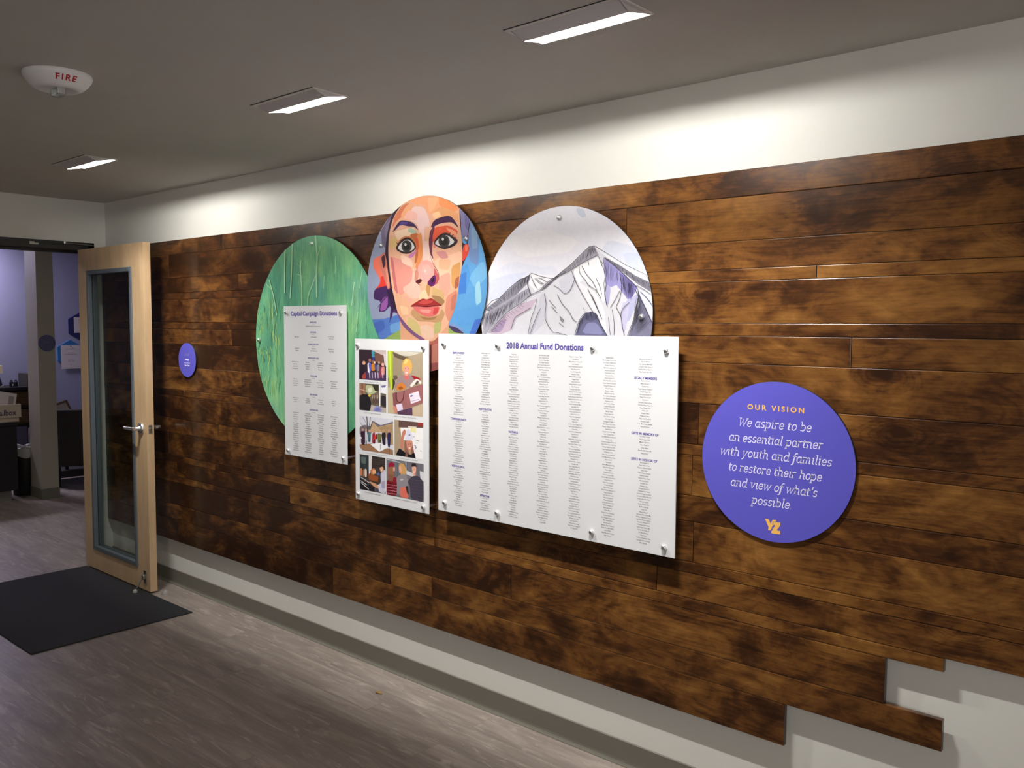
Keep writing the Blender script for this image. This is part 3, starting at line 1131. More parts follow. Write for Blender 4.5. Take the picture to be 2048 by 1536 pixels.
# ---- portrait
FX, FZ, FR_ = 3.2635, 1.8227, 0.3805
face = disc_panel('portrait_painting', FX, FZ, FR_, YF_, 0.004, [M_BOARDEDGE, M_BOARD], 'round painted portrait of a face in orange, pink and blue patches', 'wall art')
c = Canvas(YF_, 720, 380, 4.043, circle_pts(FX, FZ, FR_ - 0.0008), gain=0.68)
c.world_poly((96, 160, 214), circle_pts(FX, FZ, FR_ - 0.0006))
P = c.poly
P((152, 162, 190), [(0, 400), (270, 60), (250, 500), (330, 1050), (100, 1250), (0, 900)])
P((112, 102, 128), [(170, 330), (285, 140), (222, 490), (178, 440)], False)
P((128, 116, 146), [(200, 300), (262, 210), (232, 330), (205, 400)])
P((86, 122, 194), [(60, 1050), (200, 1040), (335, 1000), (345, 1240), (100, 1280)], False)
P((74, 104, 182), [(100, 1080), (190, 1050), (205, 1120), (130, 1170)])
P((110, 158, 212), [(240, 1090), (330, 1060), (330, 1140), (250, 1160)])
P((126, 120, 162), [(796, 120), (900, 245), (880, 400), (830, 385)], False)
P((104, 100, 150), [(845, 190), (890, 250), (876, 330), (850, 300)])
P((112, 140, 184), [(884, 250), (965, 330), (960, 620), (880, 570)])
P((132, 160, 196), [(900, 290), (950, 340), (950, 470), (905, 480)])
P((84, 150, 212), [(790, 640), (870, 600), (900, 700), (850, 835), (790, 845)], False)
P((66, 122, 198), [(800, 690), (862, 660), (856, 835), (800, 842)], False)
P((120, 180, 222), [(880, 700), (1000, 560), (1030, 700), (930, 800)])
P((158, 206, 224), [(930, 770), (968, 725), (985, 900), (938, 940)])
P((92, 156, 216), [(760, 980), (990, 930), (960, 1080), (800, 1110)])
P((72, 112, 196), [(930, 1050), (985, 1035), (940, 1180), (880, 1180)], False)
P((124, 150, 200), [(720, 1060), (830, 1120), (860, 1180), (700, 1160)])
P((144, 168, 92), [(195, 1205), (330, 1125), (335, 1400), (150, 1400)], False)
P((144, 168, 92), [(690, 1100), (880, 1175), (700, 1240), (640, 1220)], False)
P((70, 56, 90), [(700, 1090), (780, 1110), (850, 1165), (760, 1150)])
# neck
P((216, 160, 126), [(322, 1040), (720, 1050), (715, 1190), (690, 1560), (520, 1560), (328, 1230)], False)
P((172, 98, 84), [(540, 1195), (650, 1175), (680, 1560), (520, 1560)], False)
P((188, 118, 104), [(565, 1260), (660, 1230), (660, 1400), (575, 1400)], False)
P((150, 82, 80), [(570, 1400), (670, 1390), (670, 1520), (570, 1520)], False)
# hair and ears
P((236, 118, 96), [(110, 560), (168, 525), (180, 640), (205, 720), (190, 780), (150, 700), (105, 620)])
P((226, 62, 52), [(170, 700), (205, 690), (222, 790), (120, 810), (160, 760)])
P((70, 40, 92), [(118, 800), (230, 770), (300, 900), (306, 1000), (268, 985), (240, 1062), (250, 930), (200, 985), (150, 985), (170, 900), (108, 880)])
P((150, 90, 160), [(180, 880), (225, 850), (225, 960), (160, 985)])
P((44, 26, 60), [(210, 800), (262, 830), (300, 960), (262, 975), (238, 880)])
for q in ([(120, 890), (190, 830), (240, 800)], [(135, 960), (200, 880), (240, 830)], [(205, 980), (240, 900), (262, 860)], [(235, 1075), (262, 1000), (256, 900)], [(150, 800), (110, 850)]):
    c.line((58, 36, 84), q, 8, taper=True)
P((44, 22, 42), [(348, 108), (272, 175), (226, 330), (203, 520), (208, 640), (238, 780), (288, 970), (330, 1030), (275, 800), (240, 600), (240, 450), (256, 300), (290, 205)], 'round')
P((205, 122, 106), [(158, 540), (198, 498), (214, 560), (224, 640), (246, 790), (226, 806), (190, 700), (163, 610)])
P((60, 30, 44), [(172, 545), (200, 520), (208, 600), (190, 640)])
P((228, 150, 130), [(205, 620), (222, 640), (240, 780), (226, 790)])
P((42, 22, 44), [(786, 110), (812, 195), (826, 400), (850, 438), (884, 462), (872, 520), (850, 565), (822, 610), (812, 420), (798, 250)], 'round')
P((218, 72, 56), [(838, 450), (872, 428), (884, 470), (872, 530), (830, 582), (826, 520)])
P((236, 120, 90), [(850, 445), (876, 440), (872, 490), (852, 500)])
c.line((30, 18, 40), [(888, 265), (874, 350), (866, 440)], 6)
# face
P((229, 176, 144), [(348, 112), (430, 66), (545, 36), (650, 38), (760, 84), (800, 130), (808, 250), (826, 430), (826, 600), (802, 750), (790, 850), (760, 980), (715, 1080), (660, 1152), (590, 1220), (520, 1204), (440, 1152), (370, 1082), (310, 1000), (280, 880), (258, 780), (236, 600), (230, 470), (242, 330), (282, 205)], 'round')
P((242, 168, 124), [(400, 84), (545, 30), (690, 44), (640, 150), (560, 205), (520, 120), (430, 112)])
P((246, 182, 138), [(545, 60), (640, 60), (600, 150), (560, 190)])
P((240, 148, 92), [(640, 55), (765, 88), (798, 140), (780, 175), (700, 172), (640, 120)])
P((214, 122, 84), [(340, 130), (400, 98), (380, 180), (300, 250), (258, 310), (284, 205)])
P((240, 172, 128), [(380, 120), (430, 110), (420, 190), (340, 240), (330, 200)])
P((234, 198, 194), [(430, 130), (520, 140), (560, 230), (572, 420), (500, 440), (470, 280), (390, 235)])
P((240, 184, 168), [(395, 160), (470, 190), (460, 250), (390, 240), (350, 230)])
P((226, 162, 112), [(650, 130), (792, 180), (802, 270), (730, 210), (600, 240), (588, 180)])
P((244, 196, 150), [(585, 190), (640, 170), (660, 215), (600, 235)])
P((238, 206, 178), [(278, 335), (430, 300), (470, 360), (400, 385), (300, 410)])
P((164, 186, 160), [(400, 300), (462, 330), (455, 368), (385, 335)])
P((220, 190, 120), [(250, 400), (300, 380), (290, 470), (250, 470)])
P((190, 106, 62), [(400, 362), (470, 345), (500, 450), (480, 560), (440, 605), (452, 480), (432, 405)])
P((226, 142, 84), [(458, 370), (500, 340), (510, 520), (480, 620), (446, 640), (474, 520)])
P((214, 90, 62), [(446, 392), (470, 385), (478, 470), (456, 500)])
P((240, 204, 190), [(510, 420), (572, 400), (592, 560), (602, 650), (540, 600), (508, 600)])
P((232, 180, 150), [(520, 300), (580, 290), (575, 400), (520, 420)])
P((96, 40, 62), [(566, 335), (600, 285), (612, 330), (592, 400), (582, 500), (597, 565), (568, 520), (556, 420)])
P((216, 88, 58), [(588, 375), (606, 300), (720, 285), (794, 330), (784, 365), (700, 352), (620, 402), (590, 425)])
P((240, 158, 124), [(690, 300), (780, 335), (786, 420), (770, 400), (730, 350)])
P((240, 190, 160), [(600, 560), (720, 530), (826, 490), (824, 620), (760, 760), (660, 800), (630, 680)])
P((240, 176, 140), [(640, 560), (740, 560), (720, 650), (640, 640)])
P((208, 140, 140), [(610, 500), (690, 490), (720, 550), (660, 560)])
P((206, 150, 90), [(740, 620), (818, 575), (802, 720), (760, 800), (738, 760)])
P((164, 94, 70), [(770, 720), (806, 690), (796, 785), (764, 805)])
P((228, 160, 140), [(640, 700), (730, 660), (735, 800), (690, 870), (640, 800)])
P((226, 150, 136), [(250, 535), (330, 560), (430, 640), (420, 760), (330, 860), (290, 800), (264, 700)])
P((200, 110, 112), [(243, 528), (270, 560), (296, 750), (312, 860), (278, 800)])
P((236, 186, 168), [(430, 620), (470, 700), (480, 780), (520, 860), (420, 885), (338, 800), (420, 740)])
P((240, 200, 180), [(330, 520), (420, 560), (430, 630), (340, 590)])
P((196, 120, 172), [(390, 530), (450, 490), (470, 480), (430, 540), (400, 552)])
P((228, 168, 150), [(340, 850), (420, 880), (430, 910), (340, 940)])
# nose
P((196, 128, 122), [(455, 640), (490, 590), (480, 680), (460, 700)])
P((233, 166, 156), [(480, 600), (540, 566), (602, 608), (612, 680), (580, 742), (520, 742), (470, 682)], 'round')
P((236, 176, 166), [(508, 612), (560, 598), (582, 650), (540, 692), (498, 660)])
P((244, 206, 200), [(520, 648), (532, 640), (536, 662), (524, 666)])
P((204, 134, 116), [(442, 650), (476, 655), (472, 722), (450, 735)])
P((80, 30, 34), [(452, 738), (488, 718), (502, 735), (476, 758)], 'round')
P((190, 90, 96), [(600, 620), (640, 700), (630, 755), (598, 772)])
P((92, 34, 92), [(548, 748), (600, 688), (616, 720), (600, 772), (564, 778)], 'round')
P((40, 18, 40), [(575, 730), (600, 705), (602, 740), (582, 750)])
c.line((120, 50, 60), [(448, 680), (448, 735), (480, 765), (498, 772)], 6, taper=True)
c.line((130, 60, 70), [(566, 520), (595, 600), (630, 660), (640, 715), (625, 745)], 6, taper=True)
# mouth and chin
P((192, 142, 84), [(540, 758), (572, 778), (562, 862), (530, 842)])
P((204, 168, 116), [(580, 780), (680, 820), (682, 905), (640, 900), (580, 850)])
P((160, 122, 84), [(575, 850), (650, 860), (690, 900), (660, 940), (600, 890)])
P((238, 200, 160), [(480, 840), (530, 800), (560, 880), (510, 880), (480, 900)])
P((152, 46, 46), [(412, 940), (470, 898), (510, 878), (540, 886), (580, 876), (620, 904), (664, 935), (600, 936), (540, 946), (480, 942)], 'round')
P((190, 74, 68), [(470, 910), (520, 888), (600, 896), (560, 920), (500, 925)])
P((216, 110, 106), [(428, 945), (520, 945), (600, 942), (642, 945), (626, 1002), (560, 1024), (488, 1002)], 'round')
P((236, 152, 142), [(480, 965), (580, 968), (560, 998), (500, 988)])
P((198, 70, 70), [(600, 950), (640, 946), (626, 1000), (590, 1010)])
c.line((76, 20, 30), [(412, 941), (470, 938), (540, 944), (600, 938), (662, 932)], 8, taper=True)
P((190, 148, 104), [(428, 958), (488, 1008), (560, 1030), (640, 1010), (662, 958), (690, 1000), (650, 1080), (560, 1062), (470, 1062), (408, 1000)])
P((160, 116, 78), [(480, 1018), (560, 1034), (630, 1020), (600, 1050), (520, 1050)])
P((226, 188, 164), [(480, 1105), (540, 1085), (600, 1122), (602, 1190), (560, 1214), (500, 1182)])
P((202, 182, 122), [(396, 1020), (480, 1080), (500, 1182), (430, 1142), (378, 1082)])
P((182, 178, 112), [(600, 1080), (662, 1060), (650, 1150), (600, 1165)])
P((212, 138, 116), [(700, 860), (792, 800), (770, 960), (720, 1072), (690, 1000)])
P((190, 116, 96), [(740, 860), (788, 830), (766, 960), (735, 980)])
P((226, 172, 136), [(290, 820), (400, 900), (400, 1000), (350, 1042), (300, 960)])
P((236, 190, 150), [(320, 930), (390, 950), (400, 1010), (340, 1010)])
P((122, 82, 122), [(298, 985), (370, 1078), (440, 1148), (524, 1206), (508, 1222), (420, 1165), (345, 1090)], 'round')
# eyes and brows
P((206, 122, 70), [(290, 470), (330, 395), (395, 372), (450, 415), (462, 470), (440, 450), (395, 390), (335, 412)], 'round')
P((46, 26, 32), [(293, 472), (335, 405), (395, 384), (441, 424), (452, 472), (400, 513), (340, 510)], 'round')
P((228, 230, 230), [(310, 470), (342, 422), (390, 402), (428, 430), (441, 470), (398, 498), (350, 496)], 'round')
c.dot((58, 54, 52), 379, 455, 42, 48); c.dot((22, 20, 20), 379, 455, 27, 32); c.dot((226, 226, 226), 370, 441, 9, 12)
P((46, 26, 32), [(598, 432), (640, 368), (700, 346), (762, 382), (792, 412), (762, 452), (690, 478), (640, 464)], 'round')
P((230, 232, 234), [(610, 430), (650, 386), (700, 366), (748, 396), (760, 426), (690, 462), (645, 452)], 'round')
c.dot((60, 56, 54), 682, 415, 46, 50); c.dot((20, 18, 18), 682, 415, 29, 33); c.dot((232, 232, 232), 672, 398, 9, 12)
for q in ([(745, 385), (778, 385)], [(755, 400), (788, 402)], [(735, 372), (760, 362)], [(720, 360), (735, 345)], [(310, 440), (298, 425)]):
    c.line((30, 18, 24), q, 6)
P((228, 120, 110), [(596, 440), (612, 440), (610, 470), (596, 466)])
P((50, 25, 72), [(266, 338), (300, 280), (335, 248), (400, 254), (442, 275), (474, 324), (440, 300), (390, 294), (330, 285), (290, 322)], 'round')
P((56, 20, 60), [(578, 294), (600, 250), (650, 224), (720, 210), (762, 240), (798, 304), (750, 266), (700, 264), (640, 276), (590, 302)], 'round')
P((80, 60, 130), [(330, 258), (395, 260), (380, 278), (325, 280)])
c.done('portrait_print', face, 'painted face with dark brows and red lips')
for q in ((763.5, 491), (933.5, 477.5)):
    standoff(face, *q, YF_)

# ---- mountain drawing
MX, MZ, MR = 4.0146, 1.6835, 0.4122
mtn = disc_panel('mountain_drawing', MX, MZ, MR, YM, 0.004, [M_BOARDEDGE, M_BOARD], 'round ink and watercolour drawing of a snowy mountain peak', 'wall art')
c = Canvas(YM, 950, 400, 5.297, circle_pts(MX, MZ, MR - 0.0008), gain=0.86)
c.world_poly((226, 224, 232), circle_pts(MX, MZ, MR - 0.0006))
P = c.poly
P((216, 217, 230), [(130, 800), (400, 640), (700, 720), (840, 700), (900, 800), (590, 780), (480, 830), (250, 1050), (110, 1080)])
P((205, 209, 229), [(140, 860), (330, 790), (560, 760), (480, 835), (250, 1050), (120, 1070)])
P((210, 213, 228), [(1420, 420), (1700, 500), (1830, 780), (1580, 690), (1340, 530)])
P((198, 205, 227), [(1560, 560), (1760, 560), (1830, 790), (1620, 700)])
P((198, 203, 220), [(1070, 85), (1150, 95), (1182, 170), (1140, 192), (1090, 150)])
P((232, 230, 233), [(300, 420), (700, 300), (1100, 420), (1000, 560), (500, 620)])
RIDGE = [(100, 1160), (180, 1070), (260, 1040), (370, 930), (480, 840), (540, 825), (600, 775), (700, 810), (828, 836), (920, 760), (1010, 690), (1110, 590), (1210, 495), (1265, 483), (1390, 560), (1600, 690), (1810, 790), (1845, 860)]
P((208, 207, 214), RIDGE + [(1900, 1000), (1900, 1500), (60, 1500), (70, 1300)], False)
P((138, 136, 148), [(100, 1165), (260, 1040), (480, 840), (585, 790), (560, 885), (440, 1000), (300, 1100), (170, 1185)], False)
P((160, 158, 170), [(80, 1235), (170, 1165), (440, 1000), (570, 930), (602, 1012), (350, 1185), (200, 1335), (90, 1450)], False)
P((232, 231, 235), [(600, 780), (700, 815), (750, 885), (640, 965), (570, 885)], False)
P((226, 224, 230), [(700, 815), (825, 838), (760, 890)], False)
P((156, 152, 162), [(690, 965), (830, 830), (1010, 695), (1210, 500), (1265, 485), (1312, 582), (1180, 645), (1020, 745), (900, 805), (760, 935)], False)
P((232, 231, 234), [(1040, 745), (1120, 690), (1312, 590), (1350, 700), (1400, 900), (1372, 1100), (1300, 1000), (1150, 830), (1090, 900)])
P((224, 223, 228), [(1080, 860), (1260, 960), (1370, 1150), (1400, 1440), (1350, 1440), (1260, 1200), (1160, 1060)])
P((152, 146, 198), [(1365, 612), (1530, 740), (1690, 890), (1722, 930), (1640, 1082), (1580, 1000), (1500, 900), (1440, 925), (1388, 900)], False)
P((126, 118, 176), [(1540, 770), (1690, 890), (1722, 930), (1640, 1082), (1580, 960)], False)
P((170, 166, 205), [(1388, 880), (1440, 925), (1420, 1100), (1390, 1120), (1372, 1000)])
P((224, 224, 231), [(1275, 505), (1600, 698), (1815, 792), (1848, 858), (1700, 795), (1395, 605)], False)
P((124, 122, 134), [(1370, 600), (1550, 700), (1700, 800), (1850, 870), (1880, 985), (1730, 895), (1540, 745)], False)
P((206, 210, 226), [(1720, 930), (1880, 1010), (1890, 1260), (1790, 1110)], False)
P((178, 178, 208), [(1600, 1065), (1732, 985), (1702, 1135), (1622, 1305), (1556, 1205)])
P((118, 116, 140), [(1722, 955), (1800, 1120), (1885, 1300), (1880, 1460), (1620, 1460), (1690, 1250), (1742, 1100)], False)
P((190, 188, 214), [(1560, 1080), (1640, 1090), (1610, 1300), (1580, 1440), (1540, 1300)])
P((192, 174, 190), [(150, 1405), (300, 1235), (500, 1095), (662, 1042), (602, 1142), (430, 1252), (380, 1382), (230, 1440)], False)
P((160, 140, 170), [(160, 1400), (280, 1270), (340, 1260), (280, 1400)])
P((198, 197, 208), [(880, 850), (1020, 762), (1082, 865), (1000, 985), (930, 985)])
P((196, 194, 206), [(700, 990), (760, 1010), (740, 1300), (600, 1440), (560, 1440), (650, 1200)])
P((102, 102, 132), [(1058, 1450), (1110, 1280), (1170, 1200), (1232, 1184), (1292, 1210), (1332, 1310), (1412, 1450)], False)
P((132, 132, 172), [(1130, 1410), (1190, 1300), (1290, 1300), (1372, 1430)])
P((84, 84, 112), [(1160, 1260), (1230, 1210), (1290, 1260), (1230, 1290)])
INK = (52, 50, 60)
def ink(pts, w=5, s=True):
    c.line(INK, pts, w, s)
ink([p for p in RIDGE[:9]], 6, False); ink([p for p in RIDGE[8:15]], 6, False); ink(RIDGE[14:], 5, False)
rm_ = random.Random(11)
def hatch(a, b, n, w=3.2, jit=6, part=1.0):
    """ink strokes running from line a to line b"""
    def pt(L, t):
        t = t * (len(L) - 1); i = min(int(t), len(L) - 2); f = t - i
        return (L[i][0] + (L[i + 1][0] - L[i][0]) * f, L[i][1] + (L[i + 1][1] - L[i][1]) * f)
    for i in range(n):
        t = (i + rm_.uniform(0.1, 0.9)) / n
        p, q = pt(a, t), pt(b, min(1, max(0, t + rm_.uniform(-0.03, 0.03))))
        k = part * rm_.uniform(0.6, 1.0)
        e = (p[0] + (q[0] - p[0]) * k, p[1] + (q[1] - p[1]) * k)
        md = ((p[0] + e[0]) / 2 + rm_.uniform(-jit, jit), (p[1] + e[1]) / 2 + rm_.uniform(-jit, jit))
        c.line(INK, [p, md, e], w, True, True)
hatch([(100, 1160), (260, 1040), (480, 840), (585, 790)], [(170, 1185), (300, 1100), (440, 1000), (560, 885)], 46)
hatch([(120, 1200), (300, 1110), (560, 940)], [(100, 1400), (230, 1290), (590, 1010)], 44)
hatch([(830, 835), (1010, 697), (1210, 500), (1265, 487)], [(900, 803), (1040, 735), (1180, 645), (1305, 580)], 44)
hatch([(690, 962), (830, 832)], [(760, 935), (900, 805)], 14)
hatch([(1370, 605), (1540, 700), (1700, 800), (1845, 870)], [(1400, 640), (1545, 745), (1730, 895), (1870, 975)], 40)
hatch([(1372, 620), (1450, 690), (1530, 745)], [(1400, 900), (1445, 930), (1520, 890)], 16)
hatch([(1540, 770), (1620, 830), (1690, 890)], [(1580, 1000), (1620, 1060), (1660, 1060)], 26, jit=14)
hatch([(1730, 960), (1790, 1110), (1870, 1290)], [(1690, 1250), (1640, 1420), (1700, 1440)], 34, jit=16)
hatch([(1110, 1285), (1170, 1203), (1232, 1187), (1292, 1212)], [(1075, 1440), (1170, 1290), (1240, 1240), (1320, 1300)], 30)
hatch([(150, 1400), (300, 1235), (500, 1095)], [(240, 1430), (380, 1290), (560, 1130)], 14, part=0.8)
for pts in ([(690, 962), (800, 850), (900, 803), (1020, 745), (1180, 645), (1312, 582)], [(150, 1405), (350, 1190), (500, 1090), (590, 1012), (690, 962)], [(590, 790), (560, 885), (600, 1000)],
            [(1312, 590), (1350, 690), (1372, 740), (1395, 900), (1380, 1000), (1410, 1130)], [(1365, 612), (1385, 800), (1372, 900), (1400, 1110)], [(1375, 608), (1530, 735), (1690, 890), (1725, 930), (1760, 1050), (1800, 1120), (1880, 1300)],
            [(1110, 700), (1120, 780), (1170, 840), (1210, 900), (1290, 960), (1340, 1040)], [(1030, 750), (1060, 830), (1100, 920), (1180, 1060), (1260, 1190)], [(1140, 700), (1190, 790), (1250, 860), (1300, 960)],
            [(1290, 830), (1330, 920), (1350, 1000)], [(1200, 940), (1260, 1060), (1340, 1230)], [(1160, 1140), (1165, 1190)], [(1240, 1000), (1290, 1110), (1350, 1260)],
            [(840, 905), (900, 940), (950, 990), (1010, 960), (1050, 870), (1070, 820)], [(880, 1000), (930, 1100), (1000, 1180), (1050, 1270), (1090, 1290)], [(790, 1060), (850, 1130), (870, 1150)], [(820, 1130), (880, 1200)], [(905, 1230), (940, 1270), (930, 1290), (905, 1240)], [(895, 1300), (950, 1345)],
            [(740, 990), (760, 1100), (750, 1250), (800, 1360), (830, 1390)], [(660, 1050), (640, 1150), (600, 1260), (570, 1420)], [(600, 1140), (500, 1200), (430, 1250), (390, 1370)], [(700, 1150), (640, 1280), (590, 1420)],
            [(1540, 770), (1560, 900), (1540, 1040), (1500, 1130)], [(1500, 1130), (1550, 1230), (1570, 1350), (1590, 1440)], [(1460, 1160), (1480, 1300), (1480, 1430)], [(1420, 1240), (1440, 1430)], [(1440, 1140), (1500, 1040), (1540, 960)],
            [(1640, 1085), (1580, 1140), (1552, 1210), (1570, 1330)], [(1700, 940), (1740, 1040), (1720, 1130), (1690, 1250), (1620, 1440)], [(1720, 905), (1800, 950), (1870, 1000)], [(1760, 970), (1830, 1040), (1880, 1110)],
            [(1360, 680), (1340, 640)], [(770, 870), (700, 830), (660, 830), (700, 870), (740, 885)], [(640, 830), (690, 880), (730, 890)], [(600, 810), (640, 900), (660, 930)], [(1205, 640), (1215, 690)], [(830, 1400), (900, 1410), (1000, 1440)], [(1060, 1440), (1110, 1280), (1170, 1202), (1232, 1185), (1292, 1210), (1335, 1310), (1410, 1440)]):
    ink(pts)
c.done('mountain_print', mtn, 'ink lines with grey and violet washes')
for q in ((1119.8, 435.8), (1284, 633.5)):
    standoff(mtn, *q, YM)

# ---- donor boards
TB = 0.005
YT = YBD - 0.0004
cap = rect_panel('donor_board', 2.235, 2.7465, 0.9755, 1.7385, YBD, TB, 'narrow white donor board headed Capital Campaign Donations', 'sign board')
for q in ((573.5, 625), (682.5, 625), (577.5, 900.5), (687.5, 916.5)):
    standoff(cap, *q, YBD)
bm = bmesh.new()
put_text(bm, 'Capital Campaign Donations', 2.488, 1.6905, YT, 0.021, 0.380, 0.034)
build_flat('heading', bm, M_PURPLETEXT, cap, cap.location)['label'] = 'purple heading Capital Campaign Donations'
HD = [('INSPIRE LEVEL', 1.656), ('HOPE LEVEL', 1.607), ('CONNECTION LEVEL', 1.548), ('OPPORTUNITY LEVEL', 1.479), ('YOUTH LEVEL', 1.390), ('RESTORE LEVEL', 1.297), ('QUESTION LEVEL', 1.221)]
for t_, z in HD:
    bm = bmesh.new()
    put_text(bm, t_, 2.486, z - 0.003, YT, 0.0075, None, 0.02, ratio=0.86)
    build_flat('level_heading', bm, M_PURPLETEXT, cap, cap.location)
bm = bmesh.new()
for _, z in HD:
    put_text(bm, scrawl(9), 2.486, z - 0.0125, YT, 0.0040, None, 0.0, ratio=0.9)
put_text(bm, 'Garfield County Commissioners', 2.486, 1.6345, YT, 0.0062, 0.125, 0.016)
for cx, z, n in ((2.348, 1.5815, 1), (2.490, 1.5815, 1), (2.631, 1.5855, 2), (2.349, 1.5235, 2), (2.490, 1.5235, 2), (2.631, 1.5235, 2)):
    put_text(bm, scrawl_block(n, 9, 17), cx, z, YT, 0.0056, None, 0.016, pitch=0.0105, ratio=0.86)
for x in (2.331, 2.436, 2.542, 2.649):
    for z, n, p in ((1.457, 4, 0.0112), (1.3695, 4, 0.0105), (1.2745, 3, 0.0100), (1.199, 19, 0.01072)):
        put_text(bm, scrawl_block(n, 8, 19), x, z - 0.002, YT, 0.0050, None, 0.018, pitch=p, ratio=0.90)
build_flat('donor_names', bm, M_GREYTEXT, cap, cap.location)

photo = rect_panel('photo_board', 2.811, 3.317, 0.821, 1.581, YBD, TB, 'white board of seven photographs between the two donor boards', 'sign board')
for q in ((716.3, 690.6), (847, 695), (717.9, 987.5), (847.5, 1014)):
    standoff(photo, *q, YBD)

annual = rect_panel('donor_board', 3.3765, 4.546, 0.849, 1.610, YBD, TB, 'wide white donor board headed 2018 Annual Fund Donations', 'sign board')
for q in ((888.6, 688.7), (996, 691.5), (1186.6, 696.5), (1333.5, 701.5), (890, 1005), (995, 1025.5), (1184, 1064), (1328.5, 1094.5)):
    standoff(annual, *q, YBD)
bm = bmesh.new()
put_text(bm, '2018 Annual Fund Donations', 3.9575, 1.5553, YT, 0.0235, 0.381, 0.032)
build_flat('heading', bm, M_PURPLETEXT, annual, annual.location)['label'] = 'purple heading 2018 Annual Fund Donations'
for t_, x, z in (('EMPOWERED', 3.4985, 1.530), ('COMPASSIONATE', 3.4985, 1.252), ('RESOURCEFUL', 3.4985, 1.052), ('RESTORATIVE', 3.653, 1.304), ('EFFECTIVE', 3.652, 0.946), ('FAITHFUL', 3.807, 1.223),
                 ('LEGACY MEMBERS', 4.418, 1.464), ('GIFTS IN MEMORY OF', 4.419, 1.269), ('GIFTS IN HONOR OF', 4.417, 1.177)):
    bm = bmesh.new()
    put_text(bm, t_, x, z - 0.004, YT, 0.0085, None, 0.025, ratio=0.95)
    build_flat('level_heading', bm, M_PURPLETEXT, annual, annual.location)
bm = bmesh.new()
for x, z in ((3.4985, 1.521), (3.4985, 1.243), (3.4985, 1.043), (3.653, 1.295), (3.652, 0.937), (3.807, 1.214), (4.418, 1.455)):
    put_text(bm, scrawl(11), x, z - 0.0022, YT, 0.0042, None, 0.0)
PT = 0.00932
for x, z1, z0 in ((3.4995, 1.509, 1.272), (3.4995, 1.230, 1.066), (3.4995, 1.032, 0.886), (3.6535, 1.533, 1.326), (3.653, 1.281, 0.962), (3.652, 0.926, 0.888), (3.807, 1.532, 1.244), (3.807, 1.202, 0.884),
                  (3.9595, 1.532, 0.884), (4.112, 1.531, 0.885), (4.266, 1.532, 0.883), (4.418, 1.531, 1.486), (4.4185, 1.445, 1.294), (4.419, 1.259, 1.200), (4.419, 1.167, 0.881)):
    n = int(round((z1 - z0) / PT)) + 1
    put_text(bm, scrawl_block(n, 9, 22), x, z1 - 0.0022, YT, 0.0046, None, 0.004, pitch=(z1 - z0) / (n - 1), ratio=0.92)
build_flat('donor_names', bm, M_GREYTEXT, annual, annual.location)

# ---- the seven photographs
def photo_canvas(ox, oy, k, corners, base):
    cv = Canvas(YBD, ox, oy, k)
    q = [cv.w(p) for p in corners]
    x0, x1 = (q[0][0] + q[3][0]) / 2, (q[1][0] + q[2][0]) / 2
    z1, z0 = (q[0][1] + q[1][1]) / 2, (q[2][1] + q[3][1]) / 2
    cv.clip = [(x0, z0), (x1, z0), (x1, z1), (x0, z1)]
    cv.world_poly(base, cv.clip)
    cv.cap = ((x0 + x1) / 2, z0, x1 - x0)
    return cv
def finish(cv, n, label):
    ph = cv.done('photograph', photo, label)
    bmc = bmesh.new()
    put_text(bmc, scrawl(n), cv.cap[0], cv.cap[1] - 0.0125, YT, 0.0048, cv.cap[2] * 0.62, 0.0)
    build_flat('caption', bmc, M_GREYTEXT, ph, photo.location)
Z3, Z4 = (700, 660, 7.68), (700, 820, 6.983)
v = photo_canvas(*Z3, [(140, 300), (555, 315), (555, 780), (140, 760)], (48, 34, 44)); P = v.poly
P((190, 172, 168), [(330, 308), (556, 318), (552, 410), (380, 335)], False); P((112, 78, 68), [(370, 340), (530, 405), (540, 565), (390, 480)], False)
P((64, 140, 158), [(330, 318), (377, 326), (377, 420), (335, 412)], False); P((50, 54, 130), [(340, 412), (377, 420), (378, 492), (345, 475)], False); P((204, 194, 196), [(515, 360), (554, 380), (554, 560), (530, 530)], False)
P((70, 50, 88), [(200, 640), (540, 660), (545, 775), (190, 755)], False)
P((34, 28, 40), [(160, 570), (205, 520), (232, 600), (215, 745), (150, 745)]); v.dot((206, 156, 124), 215, 505, 24, 30); P((160, 62, 52), [(185, 700), (240, 640), (248, 745), (190, 752)])
P((226, 222, 232), [(268, 520), (300, 495), (305, 655), (275, 655)]); P((88, 92, 192), [(285, 510), (322, 500), (328, 620), (305, 655)]); v.dot((150, 100, 84), 306, 465, 22, 28)
P((196, 124, 42), [(328, 522), (376, 510), (386, 622), (330, 632)]); v.dot((140, 94, 70), 350, 488, 18, 22); P((72, 74, 152), [(380, 520), (404, 512), (408, 612), (386, 615)]); v.dot((228, 192, 172), 378, 498, 13, 20)
P((124, 118, 130), [(408, 542), (452, 522), (458, 625), (415, 642)]); v.dot((196, 150, 130), 446, 500, 14, 20); P((122, 48, 72), [(453, 562), (500, 540), (502, 725), (448, 742)]); P((204, 136, 126), [(482, 572), (532, 560), (532, 690), (480, 692)]); v.dot((216, 170, 150), 505, 530, 20, 26)
for x in (300, 340, 385, 430, 500): v.line((190, 180, 190), [(x, 650), (x + 6, 740)], 12, False)
finish(v, 30, 'photograph of a group standing under a dark canopy')
v = photo_canvas(*Z3, [(580, 315), (1120, 340), (1120, 1330), (580, 1280)], (160, 146, 122)); P = v.poly
P((200, 194, 180), [(640, 318), (1122, 345), (920, 400), (800, 392)], False); P((96, 82, 66), [(652, 338), (900, 430), (840, 470), (690, 430)], False); P((150, 134, 110), [(655, 400), (820, 470), (800, 700), (655, 700)], False); P((166, 150, 126), [(920, 400), (1122, 350), (1122, 720), (960, 690)], False)
